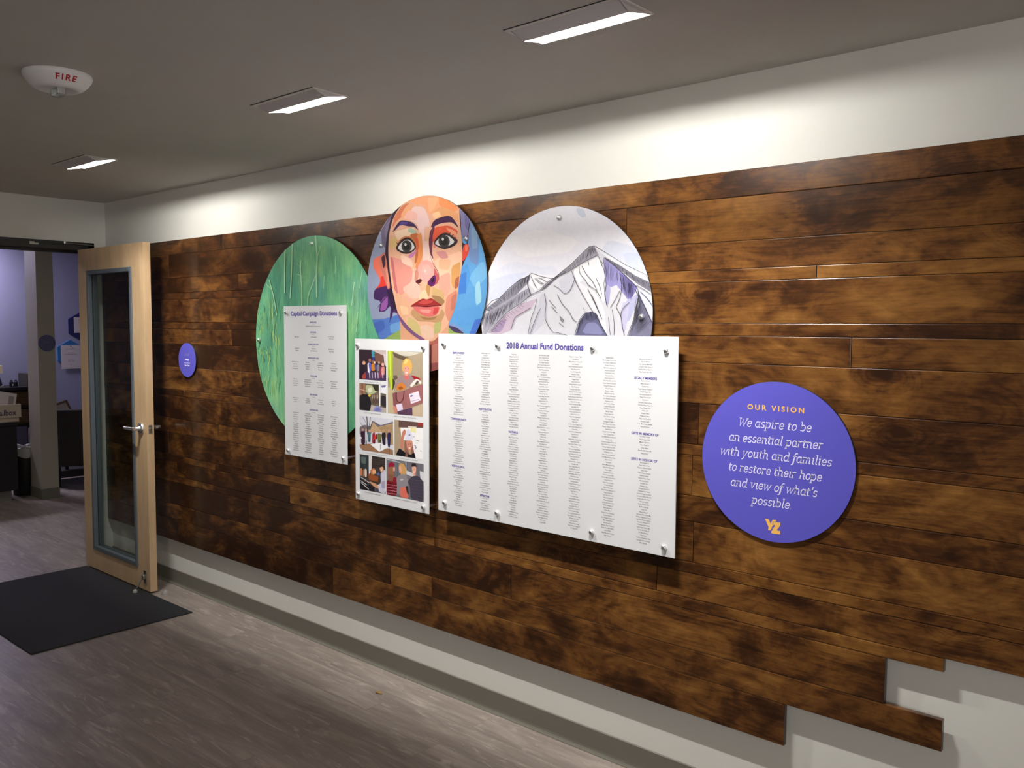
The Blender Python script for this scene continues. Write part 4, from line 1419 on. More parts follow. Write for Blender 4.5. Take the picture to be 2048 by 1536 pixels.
P((188, 172, 138), [(580, 880), (680, 880), (680, 1290), (580, 1282)], False); P((192, 172, 146), [(960, 1190), (1122, 1135), (1122, 1340), (960, 1320)], False); P((64, 54, 50), [(580, 740), (640, 715), (700, 800), (660, 930), (620, 880)]); P((96, 86, 72), [(660, 700), (720, 690), (740, 740), (680, 780)])
P((170, 188, 50), [(580, 316), (656, 320), (656, 905), (622, 905), (590, 720), (578, 560)], False); P((198, 214, 90), [(600, 318), (620, 318), (640, 900), (628, 900)], False)
P((152, 30, 38), [(925, 690), (1062, 730), (1092, 765), (1000, 770)]); P((152, 128, 128), [(695, 810), (760, 700), (830, 688), (940, 700), (1012, 790), (960, 870), (860, 885), (760, 905), (685, 885)])
P((206, 106, 104), [(826, 690), (908, 690), (900, 765), (850, 765)]); P((216, 168, 84), [(800, 610), (806, 500), (860, 428), (920, 450), (957, 530), (950, 625), (915, 690), (880, 560), (830, 560), (828, 650)])
P((228, 154, 142), [(826, 575), (870, 538), (916, 582), (910, 662), (870, 712), (834, 672)]); P((244, 234, 232), [(850, 648), (892, 648), (870, 670)]); v.dot((80, 60, 70), 852, 590, 7); v.dot((80, 60, 70), 896, 592, 7); P((240, 200, 120), [(820, 520), (860, 440), (900, 470), (860, 520)])
P((206, 122, 52), [(705, 905), (740, 830), (800, 808), (858, 855), (850, 905), (760, 935)]); P((150, 80, 40), [(740, 880), (800, 860), (820, 900), (760, 920)])
P((236, 222, 214), [(918, 855), (990, 770), (1030, 748), (1104, 800), (1080, 835), (1030, 790), (950, 880)]); P((90, 70, 66), [(1000, 820), (1040, 770), (1060, 800), (1020, 850)])
P((152, 98, 98), [(655, 970), (830, 930), (940, 882), (1122, 828), (1122, 1122), (940, 1182), (730, 1252), (668, 1205)], False); P((130, 80, 84), [(655, 970), (720, 955), (740, 1240), (668, 1205)], False)
v.line((88, 40, 46), [(712, 960), (718, 1070), (768, 1116), (816, 1060), (832, 940)], 14); P((228, 218, 232), [(908, 985), (1052, 938), (1087, 1080), (938, 1137)], False); P((222, 208, 228), [(704, 1146), (800, 1128), (817, 1222), (734, 1252)], False)
P((60, 54, 110), [(925, 1010), (962, 1000), (966, 1020), (930, 1030)], False); v.line((80, 80, 130), [(950, 1095), (1060, 1065)], 6, False); P((84, 58, 84), [(728, 1255), (955, 1186), (962, 1310), (740, 1300)], False); P((204, 130, 110), [(665, 1150), (710, 1180), (730, 1260), (690, 1280), (665, 1220)])
finish(v, 34, 'photograph of a woman holding a large cardboard box')
v = photo_canvas(*Z3, [(145, 820), (555, 840), (555, 1270), (145, 1225)], (98, 92, 78)); P = v.poly
P((152, 108, 84), [(145, 815), (232, 830), (232, 1010), (145, 1010)], False); P((120, 80, 64), [(180, 820), (200, 822), (200, 1000), (180, 1000)], False); P((176, 180, 138), [(240, 840), (385, 860), (425, 950), (300, 1005), (240, 935)]); P((214, 214, 190), [(270, 900), (330, 880), (350, 940), (290, 960)])
P((48, 48, 40), [(330, 830), (452, 840), (452, 925), (390, 945)]); P((112, 92, 78), [(330, 1000), (440, 960), (442, 1155), (340, 1135)], False); v.line((210, 190, 170), [(150, 905), (260, 945)], 8, False)
P((34, 30, 34), [(145, 1010), (180, 985), (240, 985), (290, 1000), (332, 1130), (300, 1250), (140, 1235)]); v.dot((160, 120, 100), 170, 985, 14); v.dot((150, 112, 96), 228, 975, 14); v.dot((214, 184, 70), 300, 1005, 20)
P((232, 228, 228), [(445, 840), (472, 845), (466, 1172), (450, 1172)], False); P((226, 226, 232), [(478, 848), (556, 855), (556, 985), (472, 965)], False); P((92, 96, 156), [(482, 856), (548, 855), (542, 880), (490, 884)], False)
P((48, 40, 44), [(468, 1020), (556, 1010), (556, 1195), (475, 1155)]); P((178, 168, 158), [(325, 1150), (556, 1200), (556, 1280), (310, 1250)], False); P((138, 138, 190), [(365, 1205), (400, 1165), (450, 1165), (492, 1220), (480, 1275), (365, 1255)]); P((110, 110, 170), [(380, 1215), (440, 1190), (470, 1240), (390, 1245)])
for x in (345, 372, 398, 424): v.line((190, 170, 150), [(x, 1000), (x + 4, 1060)], 9, False); v.line((50, 44, 50), [(x + 12, 1040), (x + 10, 1130)], 10, False)
finish(v, 36, 'photograph of people in a hall with a blue chair')
v = photo_canvas(*Z4, [(135, 80), (600, 130), (605, 625), (135, 555)], (208, 208, 218)); P = v.poly
P((116, 106, 112), [(135, 240), (200, 205), (300, 235), (300, 340), (135, 345)]); 
for q, w in (([(235, 85), (242, 200), (246, 340)], 12), ([(288, 90), (272, 200), (250, 310)], 7), ([(180, 100), (220, 170), (240, 220)], 5), ([(150, 180), (200, 260)], 5)): v.line((78, 68, 68), q, w)
P((188, 158, 120), [(262, 300), (320, 155), (396, 228), (604, 165), (604, 360), (420, 310), (350, 310), (262, 310)], False); P((166, 136, 102), [(396, 245), (604, 200), (604, 490), (560, 485), (480, 335)], False); P((112, 106, 116), [(305, 148), (350, 166), (430, 214), (604, 160), (604, 188), (390, 238)], False); P((90, 76, 72), [(262, 300), (312, 150), (322, 160), (275, 310)], False)
P((150, 112, 84), [(130, 480), (300, 470), (606, 560), (606, 630), (180, 565), (130, 505)], False)
for col, q, hd in (((58, 30, 50), [(148, 300), (212, 288), (212, 485), (160, 485)], (180, 278)), ((194, 194, 204), [(210, 300), (243, 300), (240, 485), (215, 475)], (226, 282)), ((72, 112, 118), [(248, 312), (292, 310), (290, 445), (250, 445)], (270, 290)), ((152, 42, 52), [(312, 330), (348, 300), (358, 465), (310, 465)], (306, 300)), ((218, 52, 52), [(342, 372), (376, 320), (387, 402), (340, 412)], (352, 292)), ((112, 112, 62), [(383, 322), (442, 330), (436, 475), (390, 465)], (400, 295)), ((42, 32, 42), [(438, 322), (502, 310), (496, 505), (458, 492)], (470, 290)), ((46, 42, 84), [(518, 322), (574, 310), (562, 515), (530, 515)], (545, 290))):
    P(col, q); v.dot((190, 150, 126), *hd, 14, 18); v.line((40, 34, 44), [(q[2][0] - 12, q[2][1] - 60), (q[2][0] - 14, q[2][1] + 5)], 12, False)
P((238, 238, 242), [(286, 480), (420, 458), (480, 492), (520, 470), (528, 525), (410, 585)], False); v.line((60, 60, 66), [(425, 480), (430, 560)], 7, False); P((240, 240, 244), [(135, 370), (165, 380), (165, 400), (135, 400)]); v.line((70, 60, 60), [(550, 520), (548, 610)], 6, False)
finish(v, 34, 'photograph of people outside a house with a gable')
v = photo_canvas(*Z4, [(622, 135), (1025, 180), (1025, 690), (622, 630)], (168, 148, 122)); P = v.poly
P((238, 235, 236), [(705, 248), (1026, 250), (1026, 700), (900, 690), (870, 430), (720, 410)], False); P((98, 72, 68), [(680, 138), (1026, 182), (1026, 252), (680, 242)], False); P((150, 50, 50), [(950, 180), (1020, 188), (1020, 232), (955, 226)], False); P((232, 222, 164), [(838, 238), (922, 250), (922, 322), (850, 302)], False); P((214, 206, 196), [(810, 225), (930, 235), (930, 252), (810, 246)], False)
for q in ([(925, 430), (950, 425), (965, 440)], [(890, 495), (918, 500), (920, 540)], [(910, 540), (935, 520)], [(980, 570), (1000, 575)], [(880, 375), (902, 372)]): v.line((80, 80, 110), q, 7)
P((146, 98, 80), [(758, 430), (800, 425), (812, 560), (842, 650), (762, 650)]); P((142, 96, 80), [(862, 430), (892, 560), (902, 640), (850, 610)]); P((204, 134, 114), [(783, 432), (862, 420), (872, 500), (842, 575), (798, 545)]); v.dot((60, 40, 40), 812, 478, 6); v.dot((60, 40, 40), 850, 474, 6); P((244, 236, 232), [(815, 528), (850, 520), (835, 545)])
P((218, 218, 234), [(763, 420), (780, 300), (822, 258), (862, 320), (884, 400), (830, 424)]); P((90, 90, 130), [(818, 345), (842, 340), (842, 358), (820, 360)], False); P((196, 126, 104), [(728, 310), (762, 266), (786, 300), (748, 405), (736, 552), (694, 534)])
P((26, 23, 29), [(650, 605), (690, 530), (780, 600), (850, 625), (900, 590), (925, 700), (650, 650)]); P((120, 84, 74), [(780, 580), (820, 600), (800, 660), (770, 650)])
finish(v, 32, 'photograph of a woman in a white cap by a whiteboard')
v = photo_canvas(*Z4, [(135, 618), (495, 665), (495, 1170), (140, 1105)], (62, 56, 52)); P = v.poly
P((48, 54, 58), [(130, 610), (266, 636), (266, 905), (135, 885)], False); P((92, 104, 100), [(150, 650), (230, 660), (220, 760), (160, 740)]); P((54, 45, 42), [(304, 640), (497, 665), (497, 790), (308, 805)], False)
for x in (690, 720, 750): v.line((96, 82, 74), [(310, x), (490, x + 25)], 4, False)
P((218, 214, 214), [(262, 636), (306, 642), (301, 835), (264, 905)], False); P((196, 128, 88), [(142, 810), (175, 815), (172, 920), (145, 920)]); P((224, 200, 180), [(205, 820), (235, 825), (235, 940), (205, 930)]); P((150, 110, 90), [(180, 830), (200, 830), (200, 930), (178, 930)])
P((196, 116, 70), [(285, 840), (335, 808), (366, 850), (340, 905), (290, 895)]); P((222, 170, 130), [(310, 845), (355, 835), (368, 885), (320, 900)]); P((90, 110, 160), [(365, 885), (410, 870), (420, 910), (385, 920)])
P((152, 82, 46), [(256, 888), (398, 932), (392, 1005), (265, 972)], False); P((218, 164, 134), [(412, 805), (466, 788), (472, 855), (430, 868)]); P((44, 30, 30), [(408, 795), (430, 753), (477, 780), (478, 835), (462, 792)]); P((244, 238, 234), [(430, 840), (450, 838), (442, 850)])
P((204, 200, 216), [(425, 885), (497, 825), (497, 1180), (410, 1145), (370, 1055), (435, 1022)]); P((170, 164, 190), [(440, 1000), (497, 980), (497, 1100), (440, 1090)]); P((206, 152, 114), [(258, 988), (380, 1036), (405, 1100), (345, 1082)]); P((28, 24, 30), [(138, 950), (262, 1040), (352, 1072), (342, 1150), (138, 1110)], False); P((80, 78, 90), [(340, 1080), (400, 1100), (410, 1150), (345, 1140)], False)
for q in ([(150, 935), (272, 1015)], [(155, 1010), (262, 1108)], [(150, 985), (240, 1050)]): v.line((206, 204, 206), q, 9, False)
finish(v, 30, 'photograph of a man loading a brown box')
v = photo_canvas(*Z4, [(510, 680), (1030, 750), (1030, 1285), (510, 1180)], (112, 110, 117)); P = v.poly
for x in (620, 660, 800, 850, 950, 990): v.line((90, 90, 98), [(x, 690), (x, 930)], 8, False)
P((208, 208, 214), [(780, 840), (900, 890), (880, 935), (790, 900)], False); P((214, 212, 216), [(975, 850), (1030, 870), (1030, 1000), (985, 960)], False); v.line((190, 188, 190), [(515, 685), (700, 735)], 12, False); v.line((196, 192, 196), [(780, 715), (785, 850)], 9, False)
P((206, 156, 92), [(676, 800), (700, 742), (750, 748), (787, 830), (782, 915), (720, 920)]); P((224, 164, 138), [(680, 795), (720, 785), (726, 862), (690, 885)]); P((142, 136, 142), [(653, 935), (720, 895), (795, 900), (832, 1000), (800, 1075), (720, 1085), (690, 1190), (653, 1165)]); P((196, 194, 198), [(700, 965), (745, 960), (745, 980), (705, 985)], False); P((120, 114, 120), [(790, 900), (860, 935), (820, 1000), (800, 960)]); P((218, 112, 96), [(698, 1082), (782, 1070), (824, 1240), (700, 1215)]); P((60, 40, 50), [(775, 1065), (810, 1060), (825, 1180), (800, 1170)])
P((154, 26, 54), [(533, 805), (545, 740), (590, 722), (632, 770), (605, 795)]); P((150, 102, 76), [(526, 800), (604, 788), (624, 920), (604, 1010), (536, 1000)]); P((214, 160, 130), [(600, 800), (630, 800), (628, 850), (606, 860)]); P((144, 30, 46), [(508, 1000), (560, 960), (644, 930), (658, 1040), (652, 1205), (512, 1190)])
for x in (530, 560, 590, 620, 645): v.line((40, 16, 26), [(x, 980), (x - 4, 1195)], 7, False)
for z in (1020, 1060, 1100, 1140): v.line((56, 18, 30), [(512, z), (655, z + 20)], 6, False); v.line((226, 190, 196), [(520, z + 18), (655, z + 38)], 3, False)
P((134, 90, 68), [(536, 900), (610, 900), (600, 1005), (545, 990)]); P((68, 62, 77), [(802, 1005), (860, 930), (960, 920), (1024, 1000), (1032, 1290), (846, 1240), (838, 1060)]); P((228, 168, 144), [(862, 790), (928, 788), (922, 882), (880, 912)]); P((50, 35, 35), [(856, 790), (868, 742), (922, 746), (934, 810), (915, 785)]); P((244, 236, 232), [(880, 862), (908, 860), (894, 874)]); P((224, 160, 136), [(882, 890), (920, 880), (915, 930), (885, 935)])
P((52, 48, 64), [(870, 925), (930, 920), (900, 950)]);
for i in range(7): v.line((92, 86, 100), [(850, 970 + 45 * i), (1025, 990 + 45 * i)], 3, False)
finish(v, 44, 'photograph of two women and a man in conversation')

# ---- vision disc
VX, VZ, VR = 4.8798, 1.2143, 0.2576
vis = disc_panel('vision_sign', VX, VZ, VR, -0.0455, 0.0085, [M_BOARDEDGE, M_PURPLE], 'large round purple sign reading OUR VISION in gold', 'sign')
YV = -0.0455 - 0.0004
bm = bmesh.new()
put_text(bm, 'OUR VISION', 4.878, 1.3785, YV, 0.0165, 0.190, 0.026, spacing=1.45)
build_flat('sign_heading', bm, M_GOLDTEXT, vis, vis.location)['label'] = 'gold capitals OUR VISION'
bm = bmesh.new()
for body, x0, x1, zb in (('We aspire to be', 4.752, 4.997, 1.3215), ('an essential partner', 4.719, 5.034, 1.2705), ('with youth and families', 4.688, 5.063, 1.2215), ('to restore their hope', 4.719, 5.034, 1.1715), ("and view of what's", 4.728, 5.021, 1.1210), ('possible.', 4.804, 4.941, 1.0715)):
    slab_text(bm, body, x0, x1, zb, YV, 0.0385)
build_flat('sign_text', bm, M_WHITETEXT, vis, vis.location)['label'] = 'white italic vision statement'
bm = bmesh.new()
zv = lambda p: at(1390 + p[0] / 4.518, 750 + p[1] / 4.518, 1, YV)
for pts in ([(632, 1297), (664, 1301), (684, 1344), (703, 1306), (736, 1311), (728, 1326), (702, 1326), (700, 1354), (716, 1354), (692, 1376), (697, 1382), (680, 1404), (660, 1402), (664, 1372)],
            [(708, 1330), (771, 1334), (769, 1362), (738, 1404), (770, 1410), (768, 1441), (690, 1430), (688, 1414), (704, 1396), (700, 1388), (724, 1366), (722, 1358), (706, 1356)]):
    vs = [bm.verts.new((q.x, YV, q.z)) for q in map(zv, pts)]
    for tri in tessellate_polygon([[x.co for x in vs]]):
        bm.faces.new([vs[i] for i in tri])
build_flat('emblem', bm, M_GOLDTEXT, vis, vis.location)['label'] = 'gold letters YZ split by a zigzag'

# ---- small purple disc near the door
OX, OZ, OR_ = 1.167, 1.4306, 0.1033
oval = disc_panel('award_sign', OX, OZ, OR_, -0.0455, 0.0085, [M_BOARDEDGE, M_PURPLE], 'small round purple sign on the planks beside the open door', 'sign')
bm = bmesh.new()
for i in range(9):
    x = OX - 0.026 + 0.0065 * i
    stroke_strip(bm, [(x - 0.004, OZ + 0.022 + 0.003 * (i % 3)), (x + 0.002, OZ + 0.040 - 0.003 * (i % 2))], 0.0022, 0, YV)
build_flat('emblem', bm, mat('dim_violet_ink', lin((140, 134, 200)), 0.6), oval, oval.location)['label'] = 'dim violet emblem'
bm = bmesh.new()
put_text(bm, 'uaap', OX, OZ - 0.002, YV, 0.0125, 0.044, 0.05)
put_text(bm, scrawl(12), OX, OZ - 0.020, YV, 0.0060, 0.070, 0.02)
put_text(bm, scrawl(9), OX, OZ - 0.036, YV, 0.0090, 0.058, 0.04)
build_flat('sign_text', bm, M_WHITETEXT, oval, oval.location)

# ---- FIRE lettering wrapped on the alarm
def prof_at(s):
    pts = PROF[1:6]
    L = [0]
    for a_, b_ in zip(pts, pts[1:]):
        L.append(L[-1] + math.hypot(b_[0] - a_[0], b_[1] - a_[1]))
    s = max(0, min(L[-1] - 1e-6, s))
    for i in range(len(pts) - 1):
        if s <= L[i + 1]:
            f = (s - L[i]) / (L[i + 1] - L[i])
            return pts[i][0] + (pts[i + 1][0] - pts[i][0]) * f, pts[i][1] + (pts[i + 1][1] - pts[i][1]) * f
vs, fs = text_data('FIRE', 0.03, 'CENTER', 1.35)
bm = bmesh.new()
sc = 0.020 / 0.70
nv = []
for q in vs:
    r_, d_ = prof_at(0.034 - q.y * sc)
    r_ += 0.0008
    a_ = R(-6) + q.x * sc / 0.098
    nv.append(bm.verts.new((r_ * math.cos(a_), r_ * math.sin(a_), -d_ - 0.0006)))
for f in fs:
    try: bm.faces.new([nv[i] for i in f])
    except ValueError: pass
build('alarm_lettering', bm, M_RED, al)['label'] = 'red letters FIRE'

# ------------------------------------------------------------------ things on the lobby floor
bm = bmesh.new()
box(bm, 0.067, 1.490, -1.073, -0.2135, 0.0, 0.0065, 0.002, 2)
tag(build('door_mat', bm, M_MAT), 'black rectangular entrance mat on the grey floor before the open door', 'mat')
bm = bmesh.new()
lp = [(0.0, 0.0), (0.008, 0.006), (0.018, 0.007), (0.027, 0.003), (0.034, 0.0), (0.026, -0.004), (0.014, -0.006), (0.006, -0.004)]
va = [bm.verts.new((3.095 + x * 1.35, -0.205 + y * 1.8, 0.0015 + 0.003 * math.sin(x * 90))) for x, y in lp]
vb = [bm.verts.new((v.co.x, v.co.y, v.co.z - 0.0011)) for v in va]
bm.faces.new(va); bm.faces.new(vb)
for i in range(len(lp)):
    bm.faces.new((va[i], va[(i + 1) % len(lp)], vb[(i + 1) % len(lp)], vb[i]))
tag(build('dry_leaf', bm, mat('dry_leaf_yellow', lin((170, 140, 80)), 0.7)), 'tiny dry yellow leaf lying on the grey plank floor', 'leaf')

# ------------------------------------------------------------------ the office beyond the doorway
counter = thing('reception_counter', (-2.68, -0.9, 0), 'black reception counter with a grey toe kick beside the pillar', 'counter')
def L_(o, t):
    return Vector(o) - t.location
bm = bmesh.new()
box(bm, -3.28 + 2.68, -2.66 + 2.68, -2.6 + 0.9, 0.310 + 0.9, 0.10, 0.70, 0.003)
build('counter_body', bm, M_BLACK, counter)
bm = bmesh.new()
box(bm, -3.26 + 2.68, -2.70 + 2.68, -2.58 + 0.9, 0.262 + 0.9, 0.0, 0.10)
build('toe_kick', bm, mat('grey_toe_kick', (0.20, 0.185, 0.16), 0.6), counter)
bm = bmesh.new()
box(bm, -3.30 + 2.68, -2.65 + 2.68, -2.62 + 0.9, 0.316 + 0.9, 0.70, 0.733, 0.003)
build('countertop', bm, M_BLACK, counter)

M_CREAM = mat('cream_card', (0.60, 0.50, 0.38), 0.6)
mb = thing('mail_tray', (-2.78, 0.10, 0.733), 'cream mailbox tray on the black counter holding a white envelope', 'mail tray')
o = mb.location
X0, X1, Y0, Y1 = -2.94 - o.x, -2.655 - o.x, -0.22 - o.y, 0.335 - o.y
bm = bmesh.new()
box(bm, X0, X1, Y0, Y1, 0, 0.006)
box(bm, X0, X0 + 0.006, Y0, Y1, 0, 0.125, 0.001); box(bm, X0, X1, Y0, Y0 + 0.006, 0, 0.125, 0.001); box(bm, X0, X1, Y1 - 0.006, Y1, 0, 0.125, 0.001)
box(bm, X1 - 0.006, X1, Y0, Y1, 0, 0.05, 0.001)
build('tray', bm, M_CREAM, mb)
bm = bmesh.new()
box(bm, X1 - 0.004, X1 + 0.010, Y0 - 0.01, Y1 + 0.012, 0.046, 0.168, 0.002)
build('front_plate', bm, M_CREAM, mb)
vs, fs = text_data('mailbox', 0.012, 'LEFT')
w = max(q.x for q in vs)
bm = bmesh.new()
sx = 0.188 / w
nv = [bm.verts.new((X1 + 0.0106, 0.304 - o.y - 0.188 + q.x * sx, 0.068 + q.y * 0.074)) for q in vs]
for f in fs:
    try: bm.faces.new([nv[i] for i in f])
    except ValueError: pass
build('tray_lettering', bm, mat('dark_blue_ink', lin((40, 40, 80)), 0.6), mb)['label'] = 'dark lettering mailbox'
bm = bmesh.new()
env = Matrix.Translation((-2.78, 0.195, 0.745)) @ Matrix.Rotation(R(-13), 4, 'X') @ Matrix.Rotation(R(-10), 4, 'Y')
box(bm, -0.003, 0.003, -0.14, 0.125, 0.0, 0.275, 0.0005, 1)
box(bm, 0.003, 0.0035, 0.06, 0.105, 0.165, 0.245, 0, 1, 1)
e_ = build('envelope', bm, [mat('envelope_paper', (0.66, 0.60, 0.60), 0.6), mat('envelope_stamp', (0.32, 0.28, 0.27), 0.6)])
e_.matrix_world = env
tag(e_, 'white stamped envelope standing in the cream mailbox tray', 'envelope')

bin_ = thing('waste_bin', (-2.95, 0.475, 0), 'black waste bin with a white liner between the counter and the pillar', 'waste bin')
bm = bmesh.new()
lathe(bm, [(0.105, 0.0), (0.108, 0.004), (0.128, 0.42), (0.124, 0.42), (0.106, 0.01), (0, 0.01)], 36, cap=False)
build('bin_body', bm, M_BLACK, bin_, smooth_angle=R(40))
bm = bmesh.new()
rr = random.Random(4)
prof = [(0.119, 0.27), (0.123, 0.42), (0.126, 0.465), (0.131, 0.470), (0.135, 0.455), (0.137, 0.42), (0.134, 0.375)]
n = 48
rings = []
for k, (r_, z_) in enumerate(prof):
    rings.append([bm.verts.new(((r_ + (rr.uniform(-0.0045, 0.0045) if k > 1 else 0)) * math.cos(2 * PI * i / n), (r_ + (rr.uniform(-0.0045, 0.0045) if k > 1 else 0)) * math.sin(2 * PI * i / n), z_ + (0.012 * math.sin(5 * 2 * PI * i / n + k) if k in (2, 3, 6) else 0))) for i in range(n)])
for a_, b_ in zip(rings, rings[1:]):
    for i in range(n):
        bm.faces.new((a_[i], a_[(i + 1) % n], b_[(i + 1) % n], b_[i]))
build('bin_liner', bm, mat('white_plastic_bag', (0.50, 0.49, 0.47), 0.35), bin_, smooth=True)

# armchair seen from behind
ac = thing('armchair', (-3.28, 1.20, 0), 'dark upholstered armchair with its back turned, behind the pillar', 'armchair')
M_UPH = mat('dark_upholstery', (0.060, 0.048, 0.044), 0.85, var=0.12, vscale=30, bump=0.3, bscale=400)
bm = bmesh.new()
Bk = Matrix.Rotation(R(9), 4, 'Y')
vs = box(bm, 0.19, 0.29, -0.44, 0.40, 0.215, 0.795, 0.032, 5)
for q in vs:
    if q.is_valid:
        q.co.x += (q.co.z - 0.2) * 0.06
        q.co.z -= max(0, q.co.y + 0.1) * 0.10
build('backrest', bm, M_UPH, ac, smooth_angle=R(50))
bm = bmesh.new(); box(bm, -0.34, 0.20, -0.40, 0.36, 0.24, 0.44, 0.04, 4); build('seat', bm, M_UPH, ac, smooth_angle=R(50))
for ya, yb in ((-0.46, -0.36), (0.32, 0.42)):
    bm = bmesh.new(); box(bm, -0.36, 0.20, ya, yb, 0.22, 0.58, 0.035, 4); build('armrest', bm, M_UPH, ac, smooth_angle=R(50))
for lx in (-0.30, 0.22):
    for ly in (-0.38, 0.34):
        bm = bmesh.new(); lathe(bm, [(0.016, 0), (0.024, 0.25)], 12, Matrix.Translation((lx, ly, 0))); build('leg', bm, M_FRAME, ac)
# low plinth box behind the chair legs
bm = bmesh.new(); box(bm, -4.02, -3.62, 0.80, 1.75, 0.0, 0.075, 0.004)
tag(build('floor_plinth', bm, mat('dark_plinth', (0.05, 0.042, 0.045), 0.5)), 'low dark plinth on the floor beneath the armchair', 'plinth')
# side table with a leaning frame and papers
st = thing('side_table', (-3.91, 1.46, 0), 'dark side table beyond the armchair carrying a leaning picture frame', 'side table')
bm = bmesh.new(); box(bm, -0.255, 0.255, -0.36, 0.42, 0.57, 0.60, 0.004); build('tabletop', bm, M_BLACK, st)
for lx in (-0.23, 0.23):
    for ly in (-0.32, 0.38):
        bm = bmesh.new(); box(bm, lx - 0.015, lx + 0.015, ly - 0.015, ly + 0.015, 0.0, 0.57, 0.002); build('leg', bm, M_BLACK, st)
pf = thing('picture_frame', (-3.79, 1.19, 0.618), 'brown picture frame with a white sheet leaning over the armchair', 'picture frame')
pf.rotation_euler = (R(17), R(-18), 0)
pf.scale = (0.85, 0.85, 0.85)
bm = bmesh.new()
for (a0, a1, b0, b1) in ((-0.11, 0.11, 0, 0.026), (-0.11, 0.11, 0.194, 0.22), (-0.11, -0.084, 0.026, 0.194), (0.084, 0.11, 0.026, 0.194)):
    box(bm, -0.012, 0.012, a0, a1, b0, b1, 0.002)
build('frame', bm, mat('brown_frame_wood', (0.12, 0.065, 0.035), 0.5), pf)
bm = bmesh.new(); box(bm, -0.006, 0.004, -0.086, 0.086, 0.024, 0.196)
build('sheet', bm, mat('frame_sheet', (0.55, 0.47, 0.42), 0.6), pf)
bm = bmesh.new()
for i in range(18):
    box(bm, -0.14, 0.14, -0.10, 0.10, 0.006 * i, 0.006 * i + 0.0055, 0.0005, 1)
pp = build('paper_stack', bm, mat('blue_white_paper', (0.62, 0.70, 0.85), 0.5), None, (-3.90, 1.62, 0.60))
tag(pp, 'pale blue stack of papers on the side table past the picture frame', 'paper stack')

# console with baskets along the back wall
con = thing('console_table', (-4.40, 0.45, 0), 'dark console table along the lavender back wall', 'console table')
o = con.location
bm = bmesh.new(); box(bm, -4.58 - o.x, -4.18 - o.x, -1.2 - o.y, 1.12 - o.y, 0.925, 0.955, 0.003); build('tabletop', bm, M_BLACK, con)
bm = bmesh.new(); box(bm, -4.58 - o.x, -4.20 - o.x, -1.18 - o.y, 1.10 - o.y, 0.52, 0.545); build('lower_shelf', bm, M_BLACK, con)
bm = bmesh.new(); box(bm, -4.58 - o.x, -4.20 - o.x, -1.18 - o.y, 1.10 - o.y, 0.725, 0.745); build('middle_shelf', bm, M_BLACK, con)
for ly in (-1.18, 1.07):
    for lx in (-4.57, -4.22):
        bm = bmesh.new(); box(bm, lx - o.x, lx + 0.03 - o.x, ly - o.y, ly + 0.03 - o.y, 0, 0.925); build('leg', bm, M_BLACK, con)
def basket_material():
    mt = mat('brown_wicker', (0.17, 0.09, 0.04), 0.6, var=0.5, vscale=60)
    nt = mt.node_tree
    tc = nt.nodes.new('ShaderNodeTexCoord')
    wv = nt.nodes.new('ShaderNodeTexWave')
    wv.bands_direction = 'Z'
    wv.inputs['Scale'].default_value = 14
    wv.inputs['Distortion'].default_value = 3
    nt.links.new(tc.outputs['Object'], wv.inputs['Vector'])
    bp = nt.nodes.new('ShaderNodeBump')
    bp.inputs['Distance'].default_value = 0.01
    nt.links.new(wv.outputs['Fac'], bp.inputs['Height'])
    nt.links.new(bp.outputs['Normal'], nt.nodes['Principled BSDF'].inputs['Normal'])
    return mt
M_WICKER = basket_material()
for k, (yb, zb, hh, lb) in enumerate(((0.70, 0.745, 0.155, 'brown wicker basket on the upper shelf of the console'), (0.70, 0.545, 0.160, 'brown wicker basket on the lower shelf of the console, under the other basket'))):
    bm = bmesh.new()
    for lv in range(7):
        z0_ = hh * lv / 7
        off = 0.004 * (lv % 2)
        for (a0, a1, b0, b1) in ((-0.16, 0.16, -0.20 - off, -0.185), (-0.16, 0.16, 0.185, 0.20 + off), (-0.16 - off, -0.145, -0.20, 0.20), (0.145, 0.16 + off, -0.20, 0.20)):
            box(bm, a0, a1, b0, b1, z0_, z0_ + hh / 7 + 0.0005, 0.003, 1)
    box(bm, -0.15, 0.15, -0.19, 0.19, 0.0, 0.006)
    tag(build('wicker_basket', bm, M_WICKER, None, (-4.37, yb + 0.17, zb)), lb, 'basket', 'baskets in the console')
lamp = thing('table_lamp', (-4.38, 0.655, 0.955), 'table lamp with a cream drum shade and blue base at the picture edge', 'table lamp')
bm = bmesh.new(); lathe(bm, [(0.115, 0.150), (0.110, 0.232)], 40, cap=False); lathe(bm, [(0.112, 0.150), (0.107, 0.232)], 40, cap=False); build('lamp_shade', bm, mat('cream_lamp_shade', (0.75, 0.66, 0.50), 0.7, emit=(1.0, 0.80, 0.52), estr=0.12), lamp, smooth=True)
bm = bmesh.new(); lathe(bm, [(0.105, 0.012), (0.105, 0.03), (0.088, 0.10), (0.075, 0.125), (0.02, 0.135), (0.012, 0.16), (0, 0.16)], 36); build('lamp_base', bm, mat('blue_glazed_base', (0.03, 0.05, 0.13), 0.2), lamp, smooth_angle=R(50))
bm = bmesh.new(); lathe(bm, [(0.118, 0), (0.118, 0.012)], 36); build('lamp_foot', bm, M_CREAM, lamp)
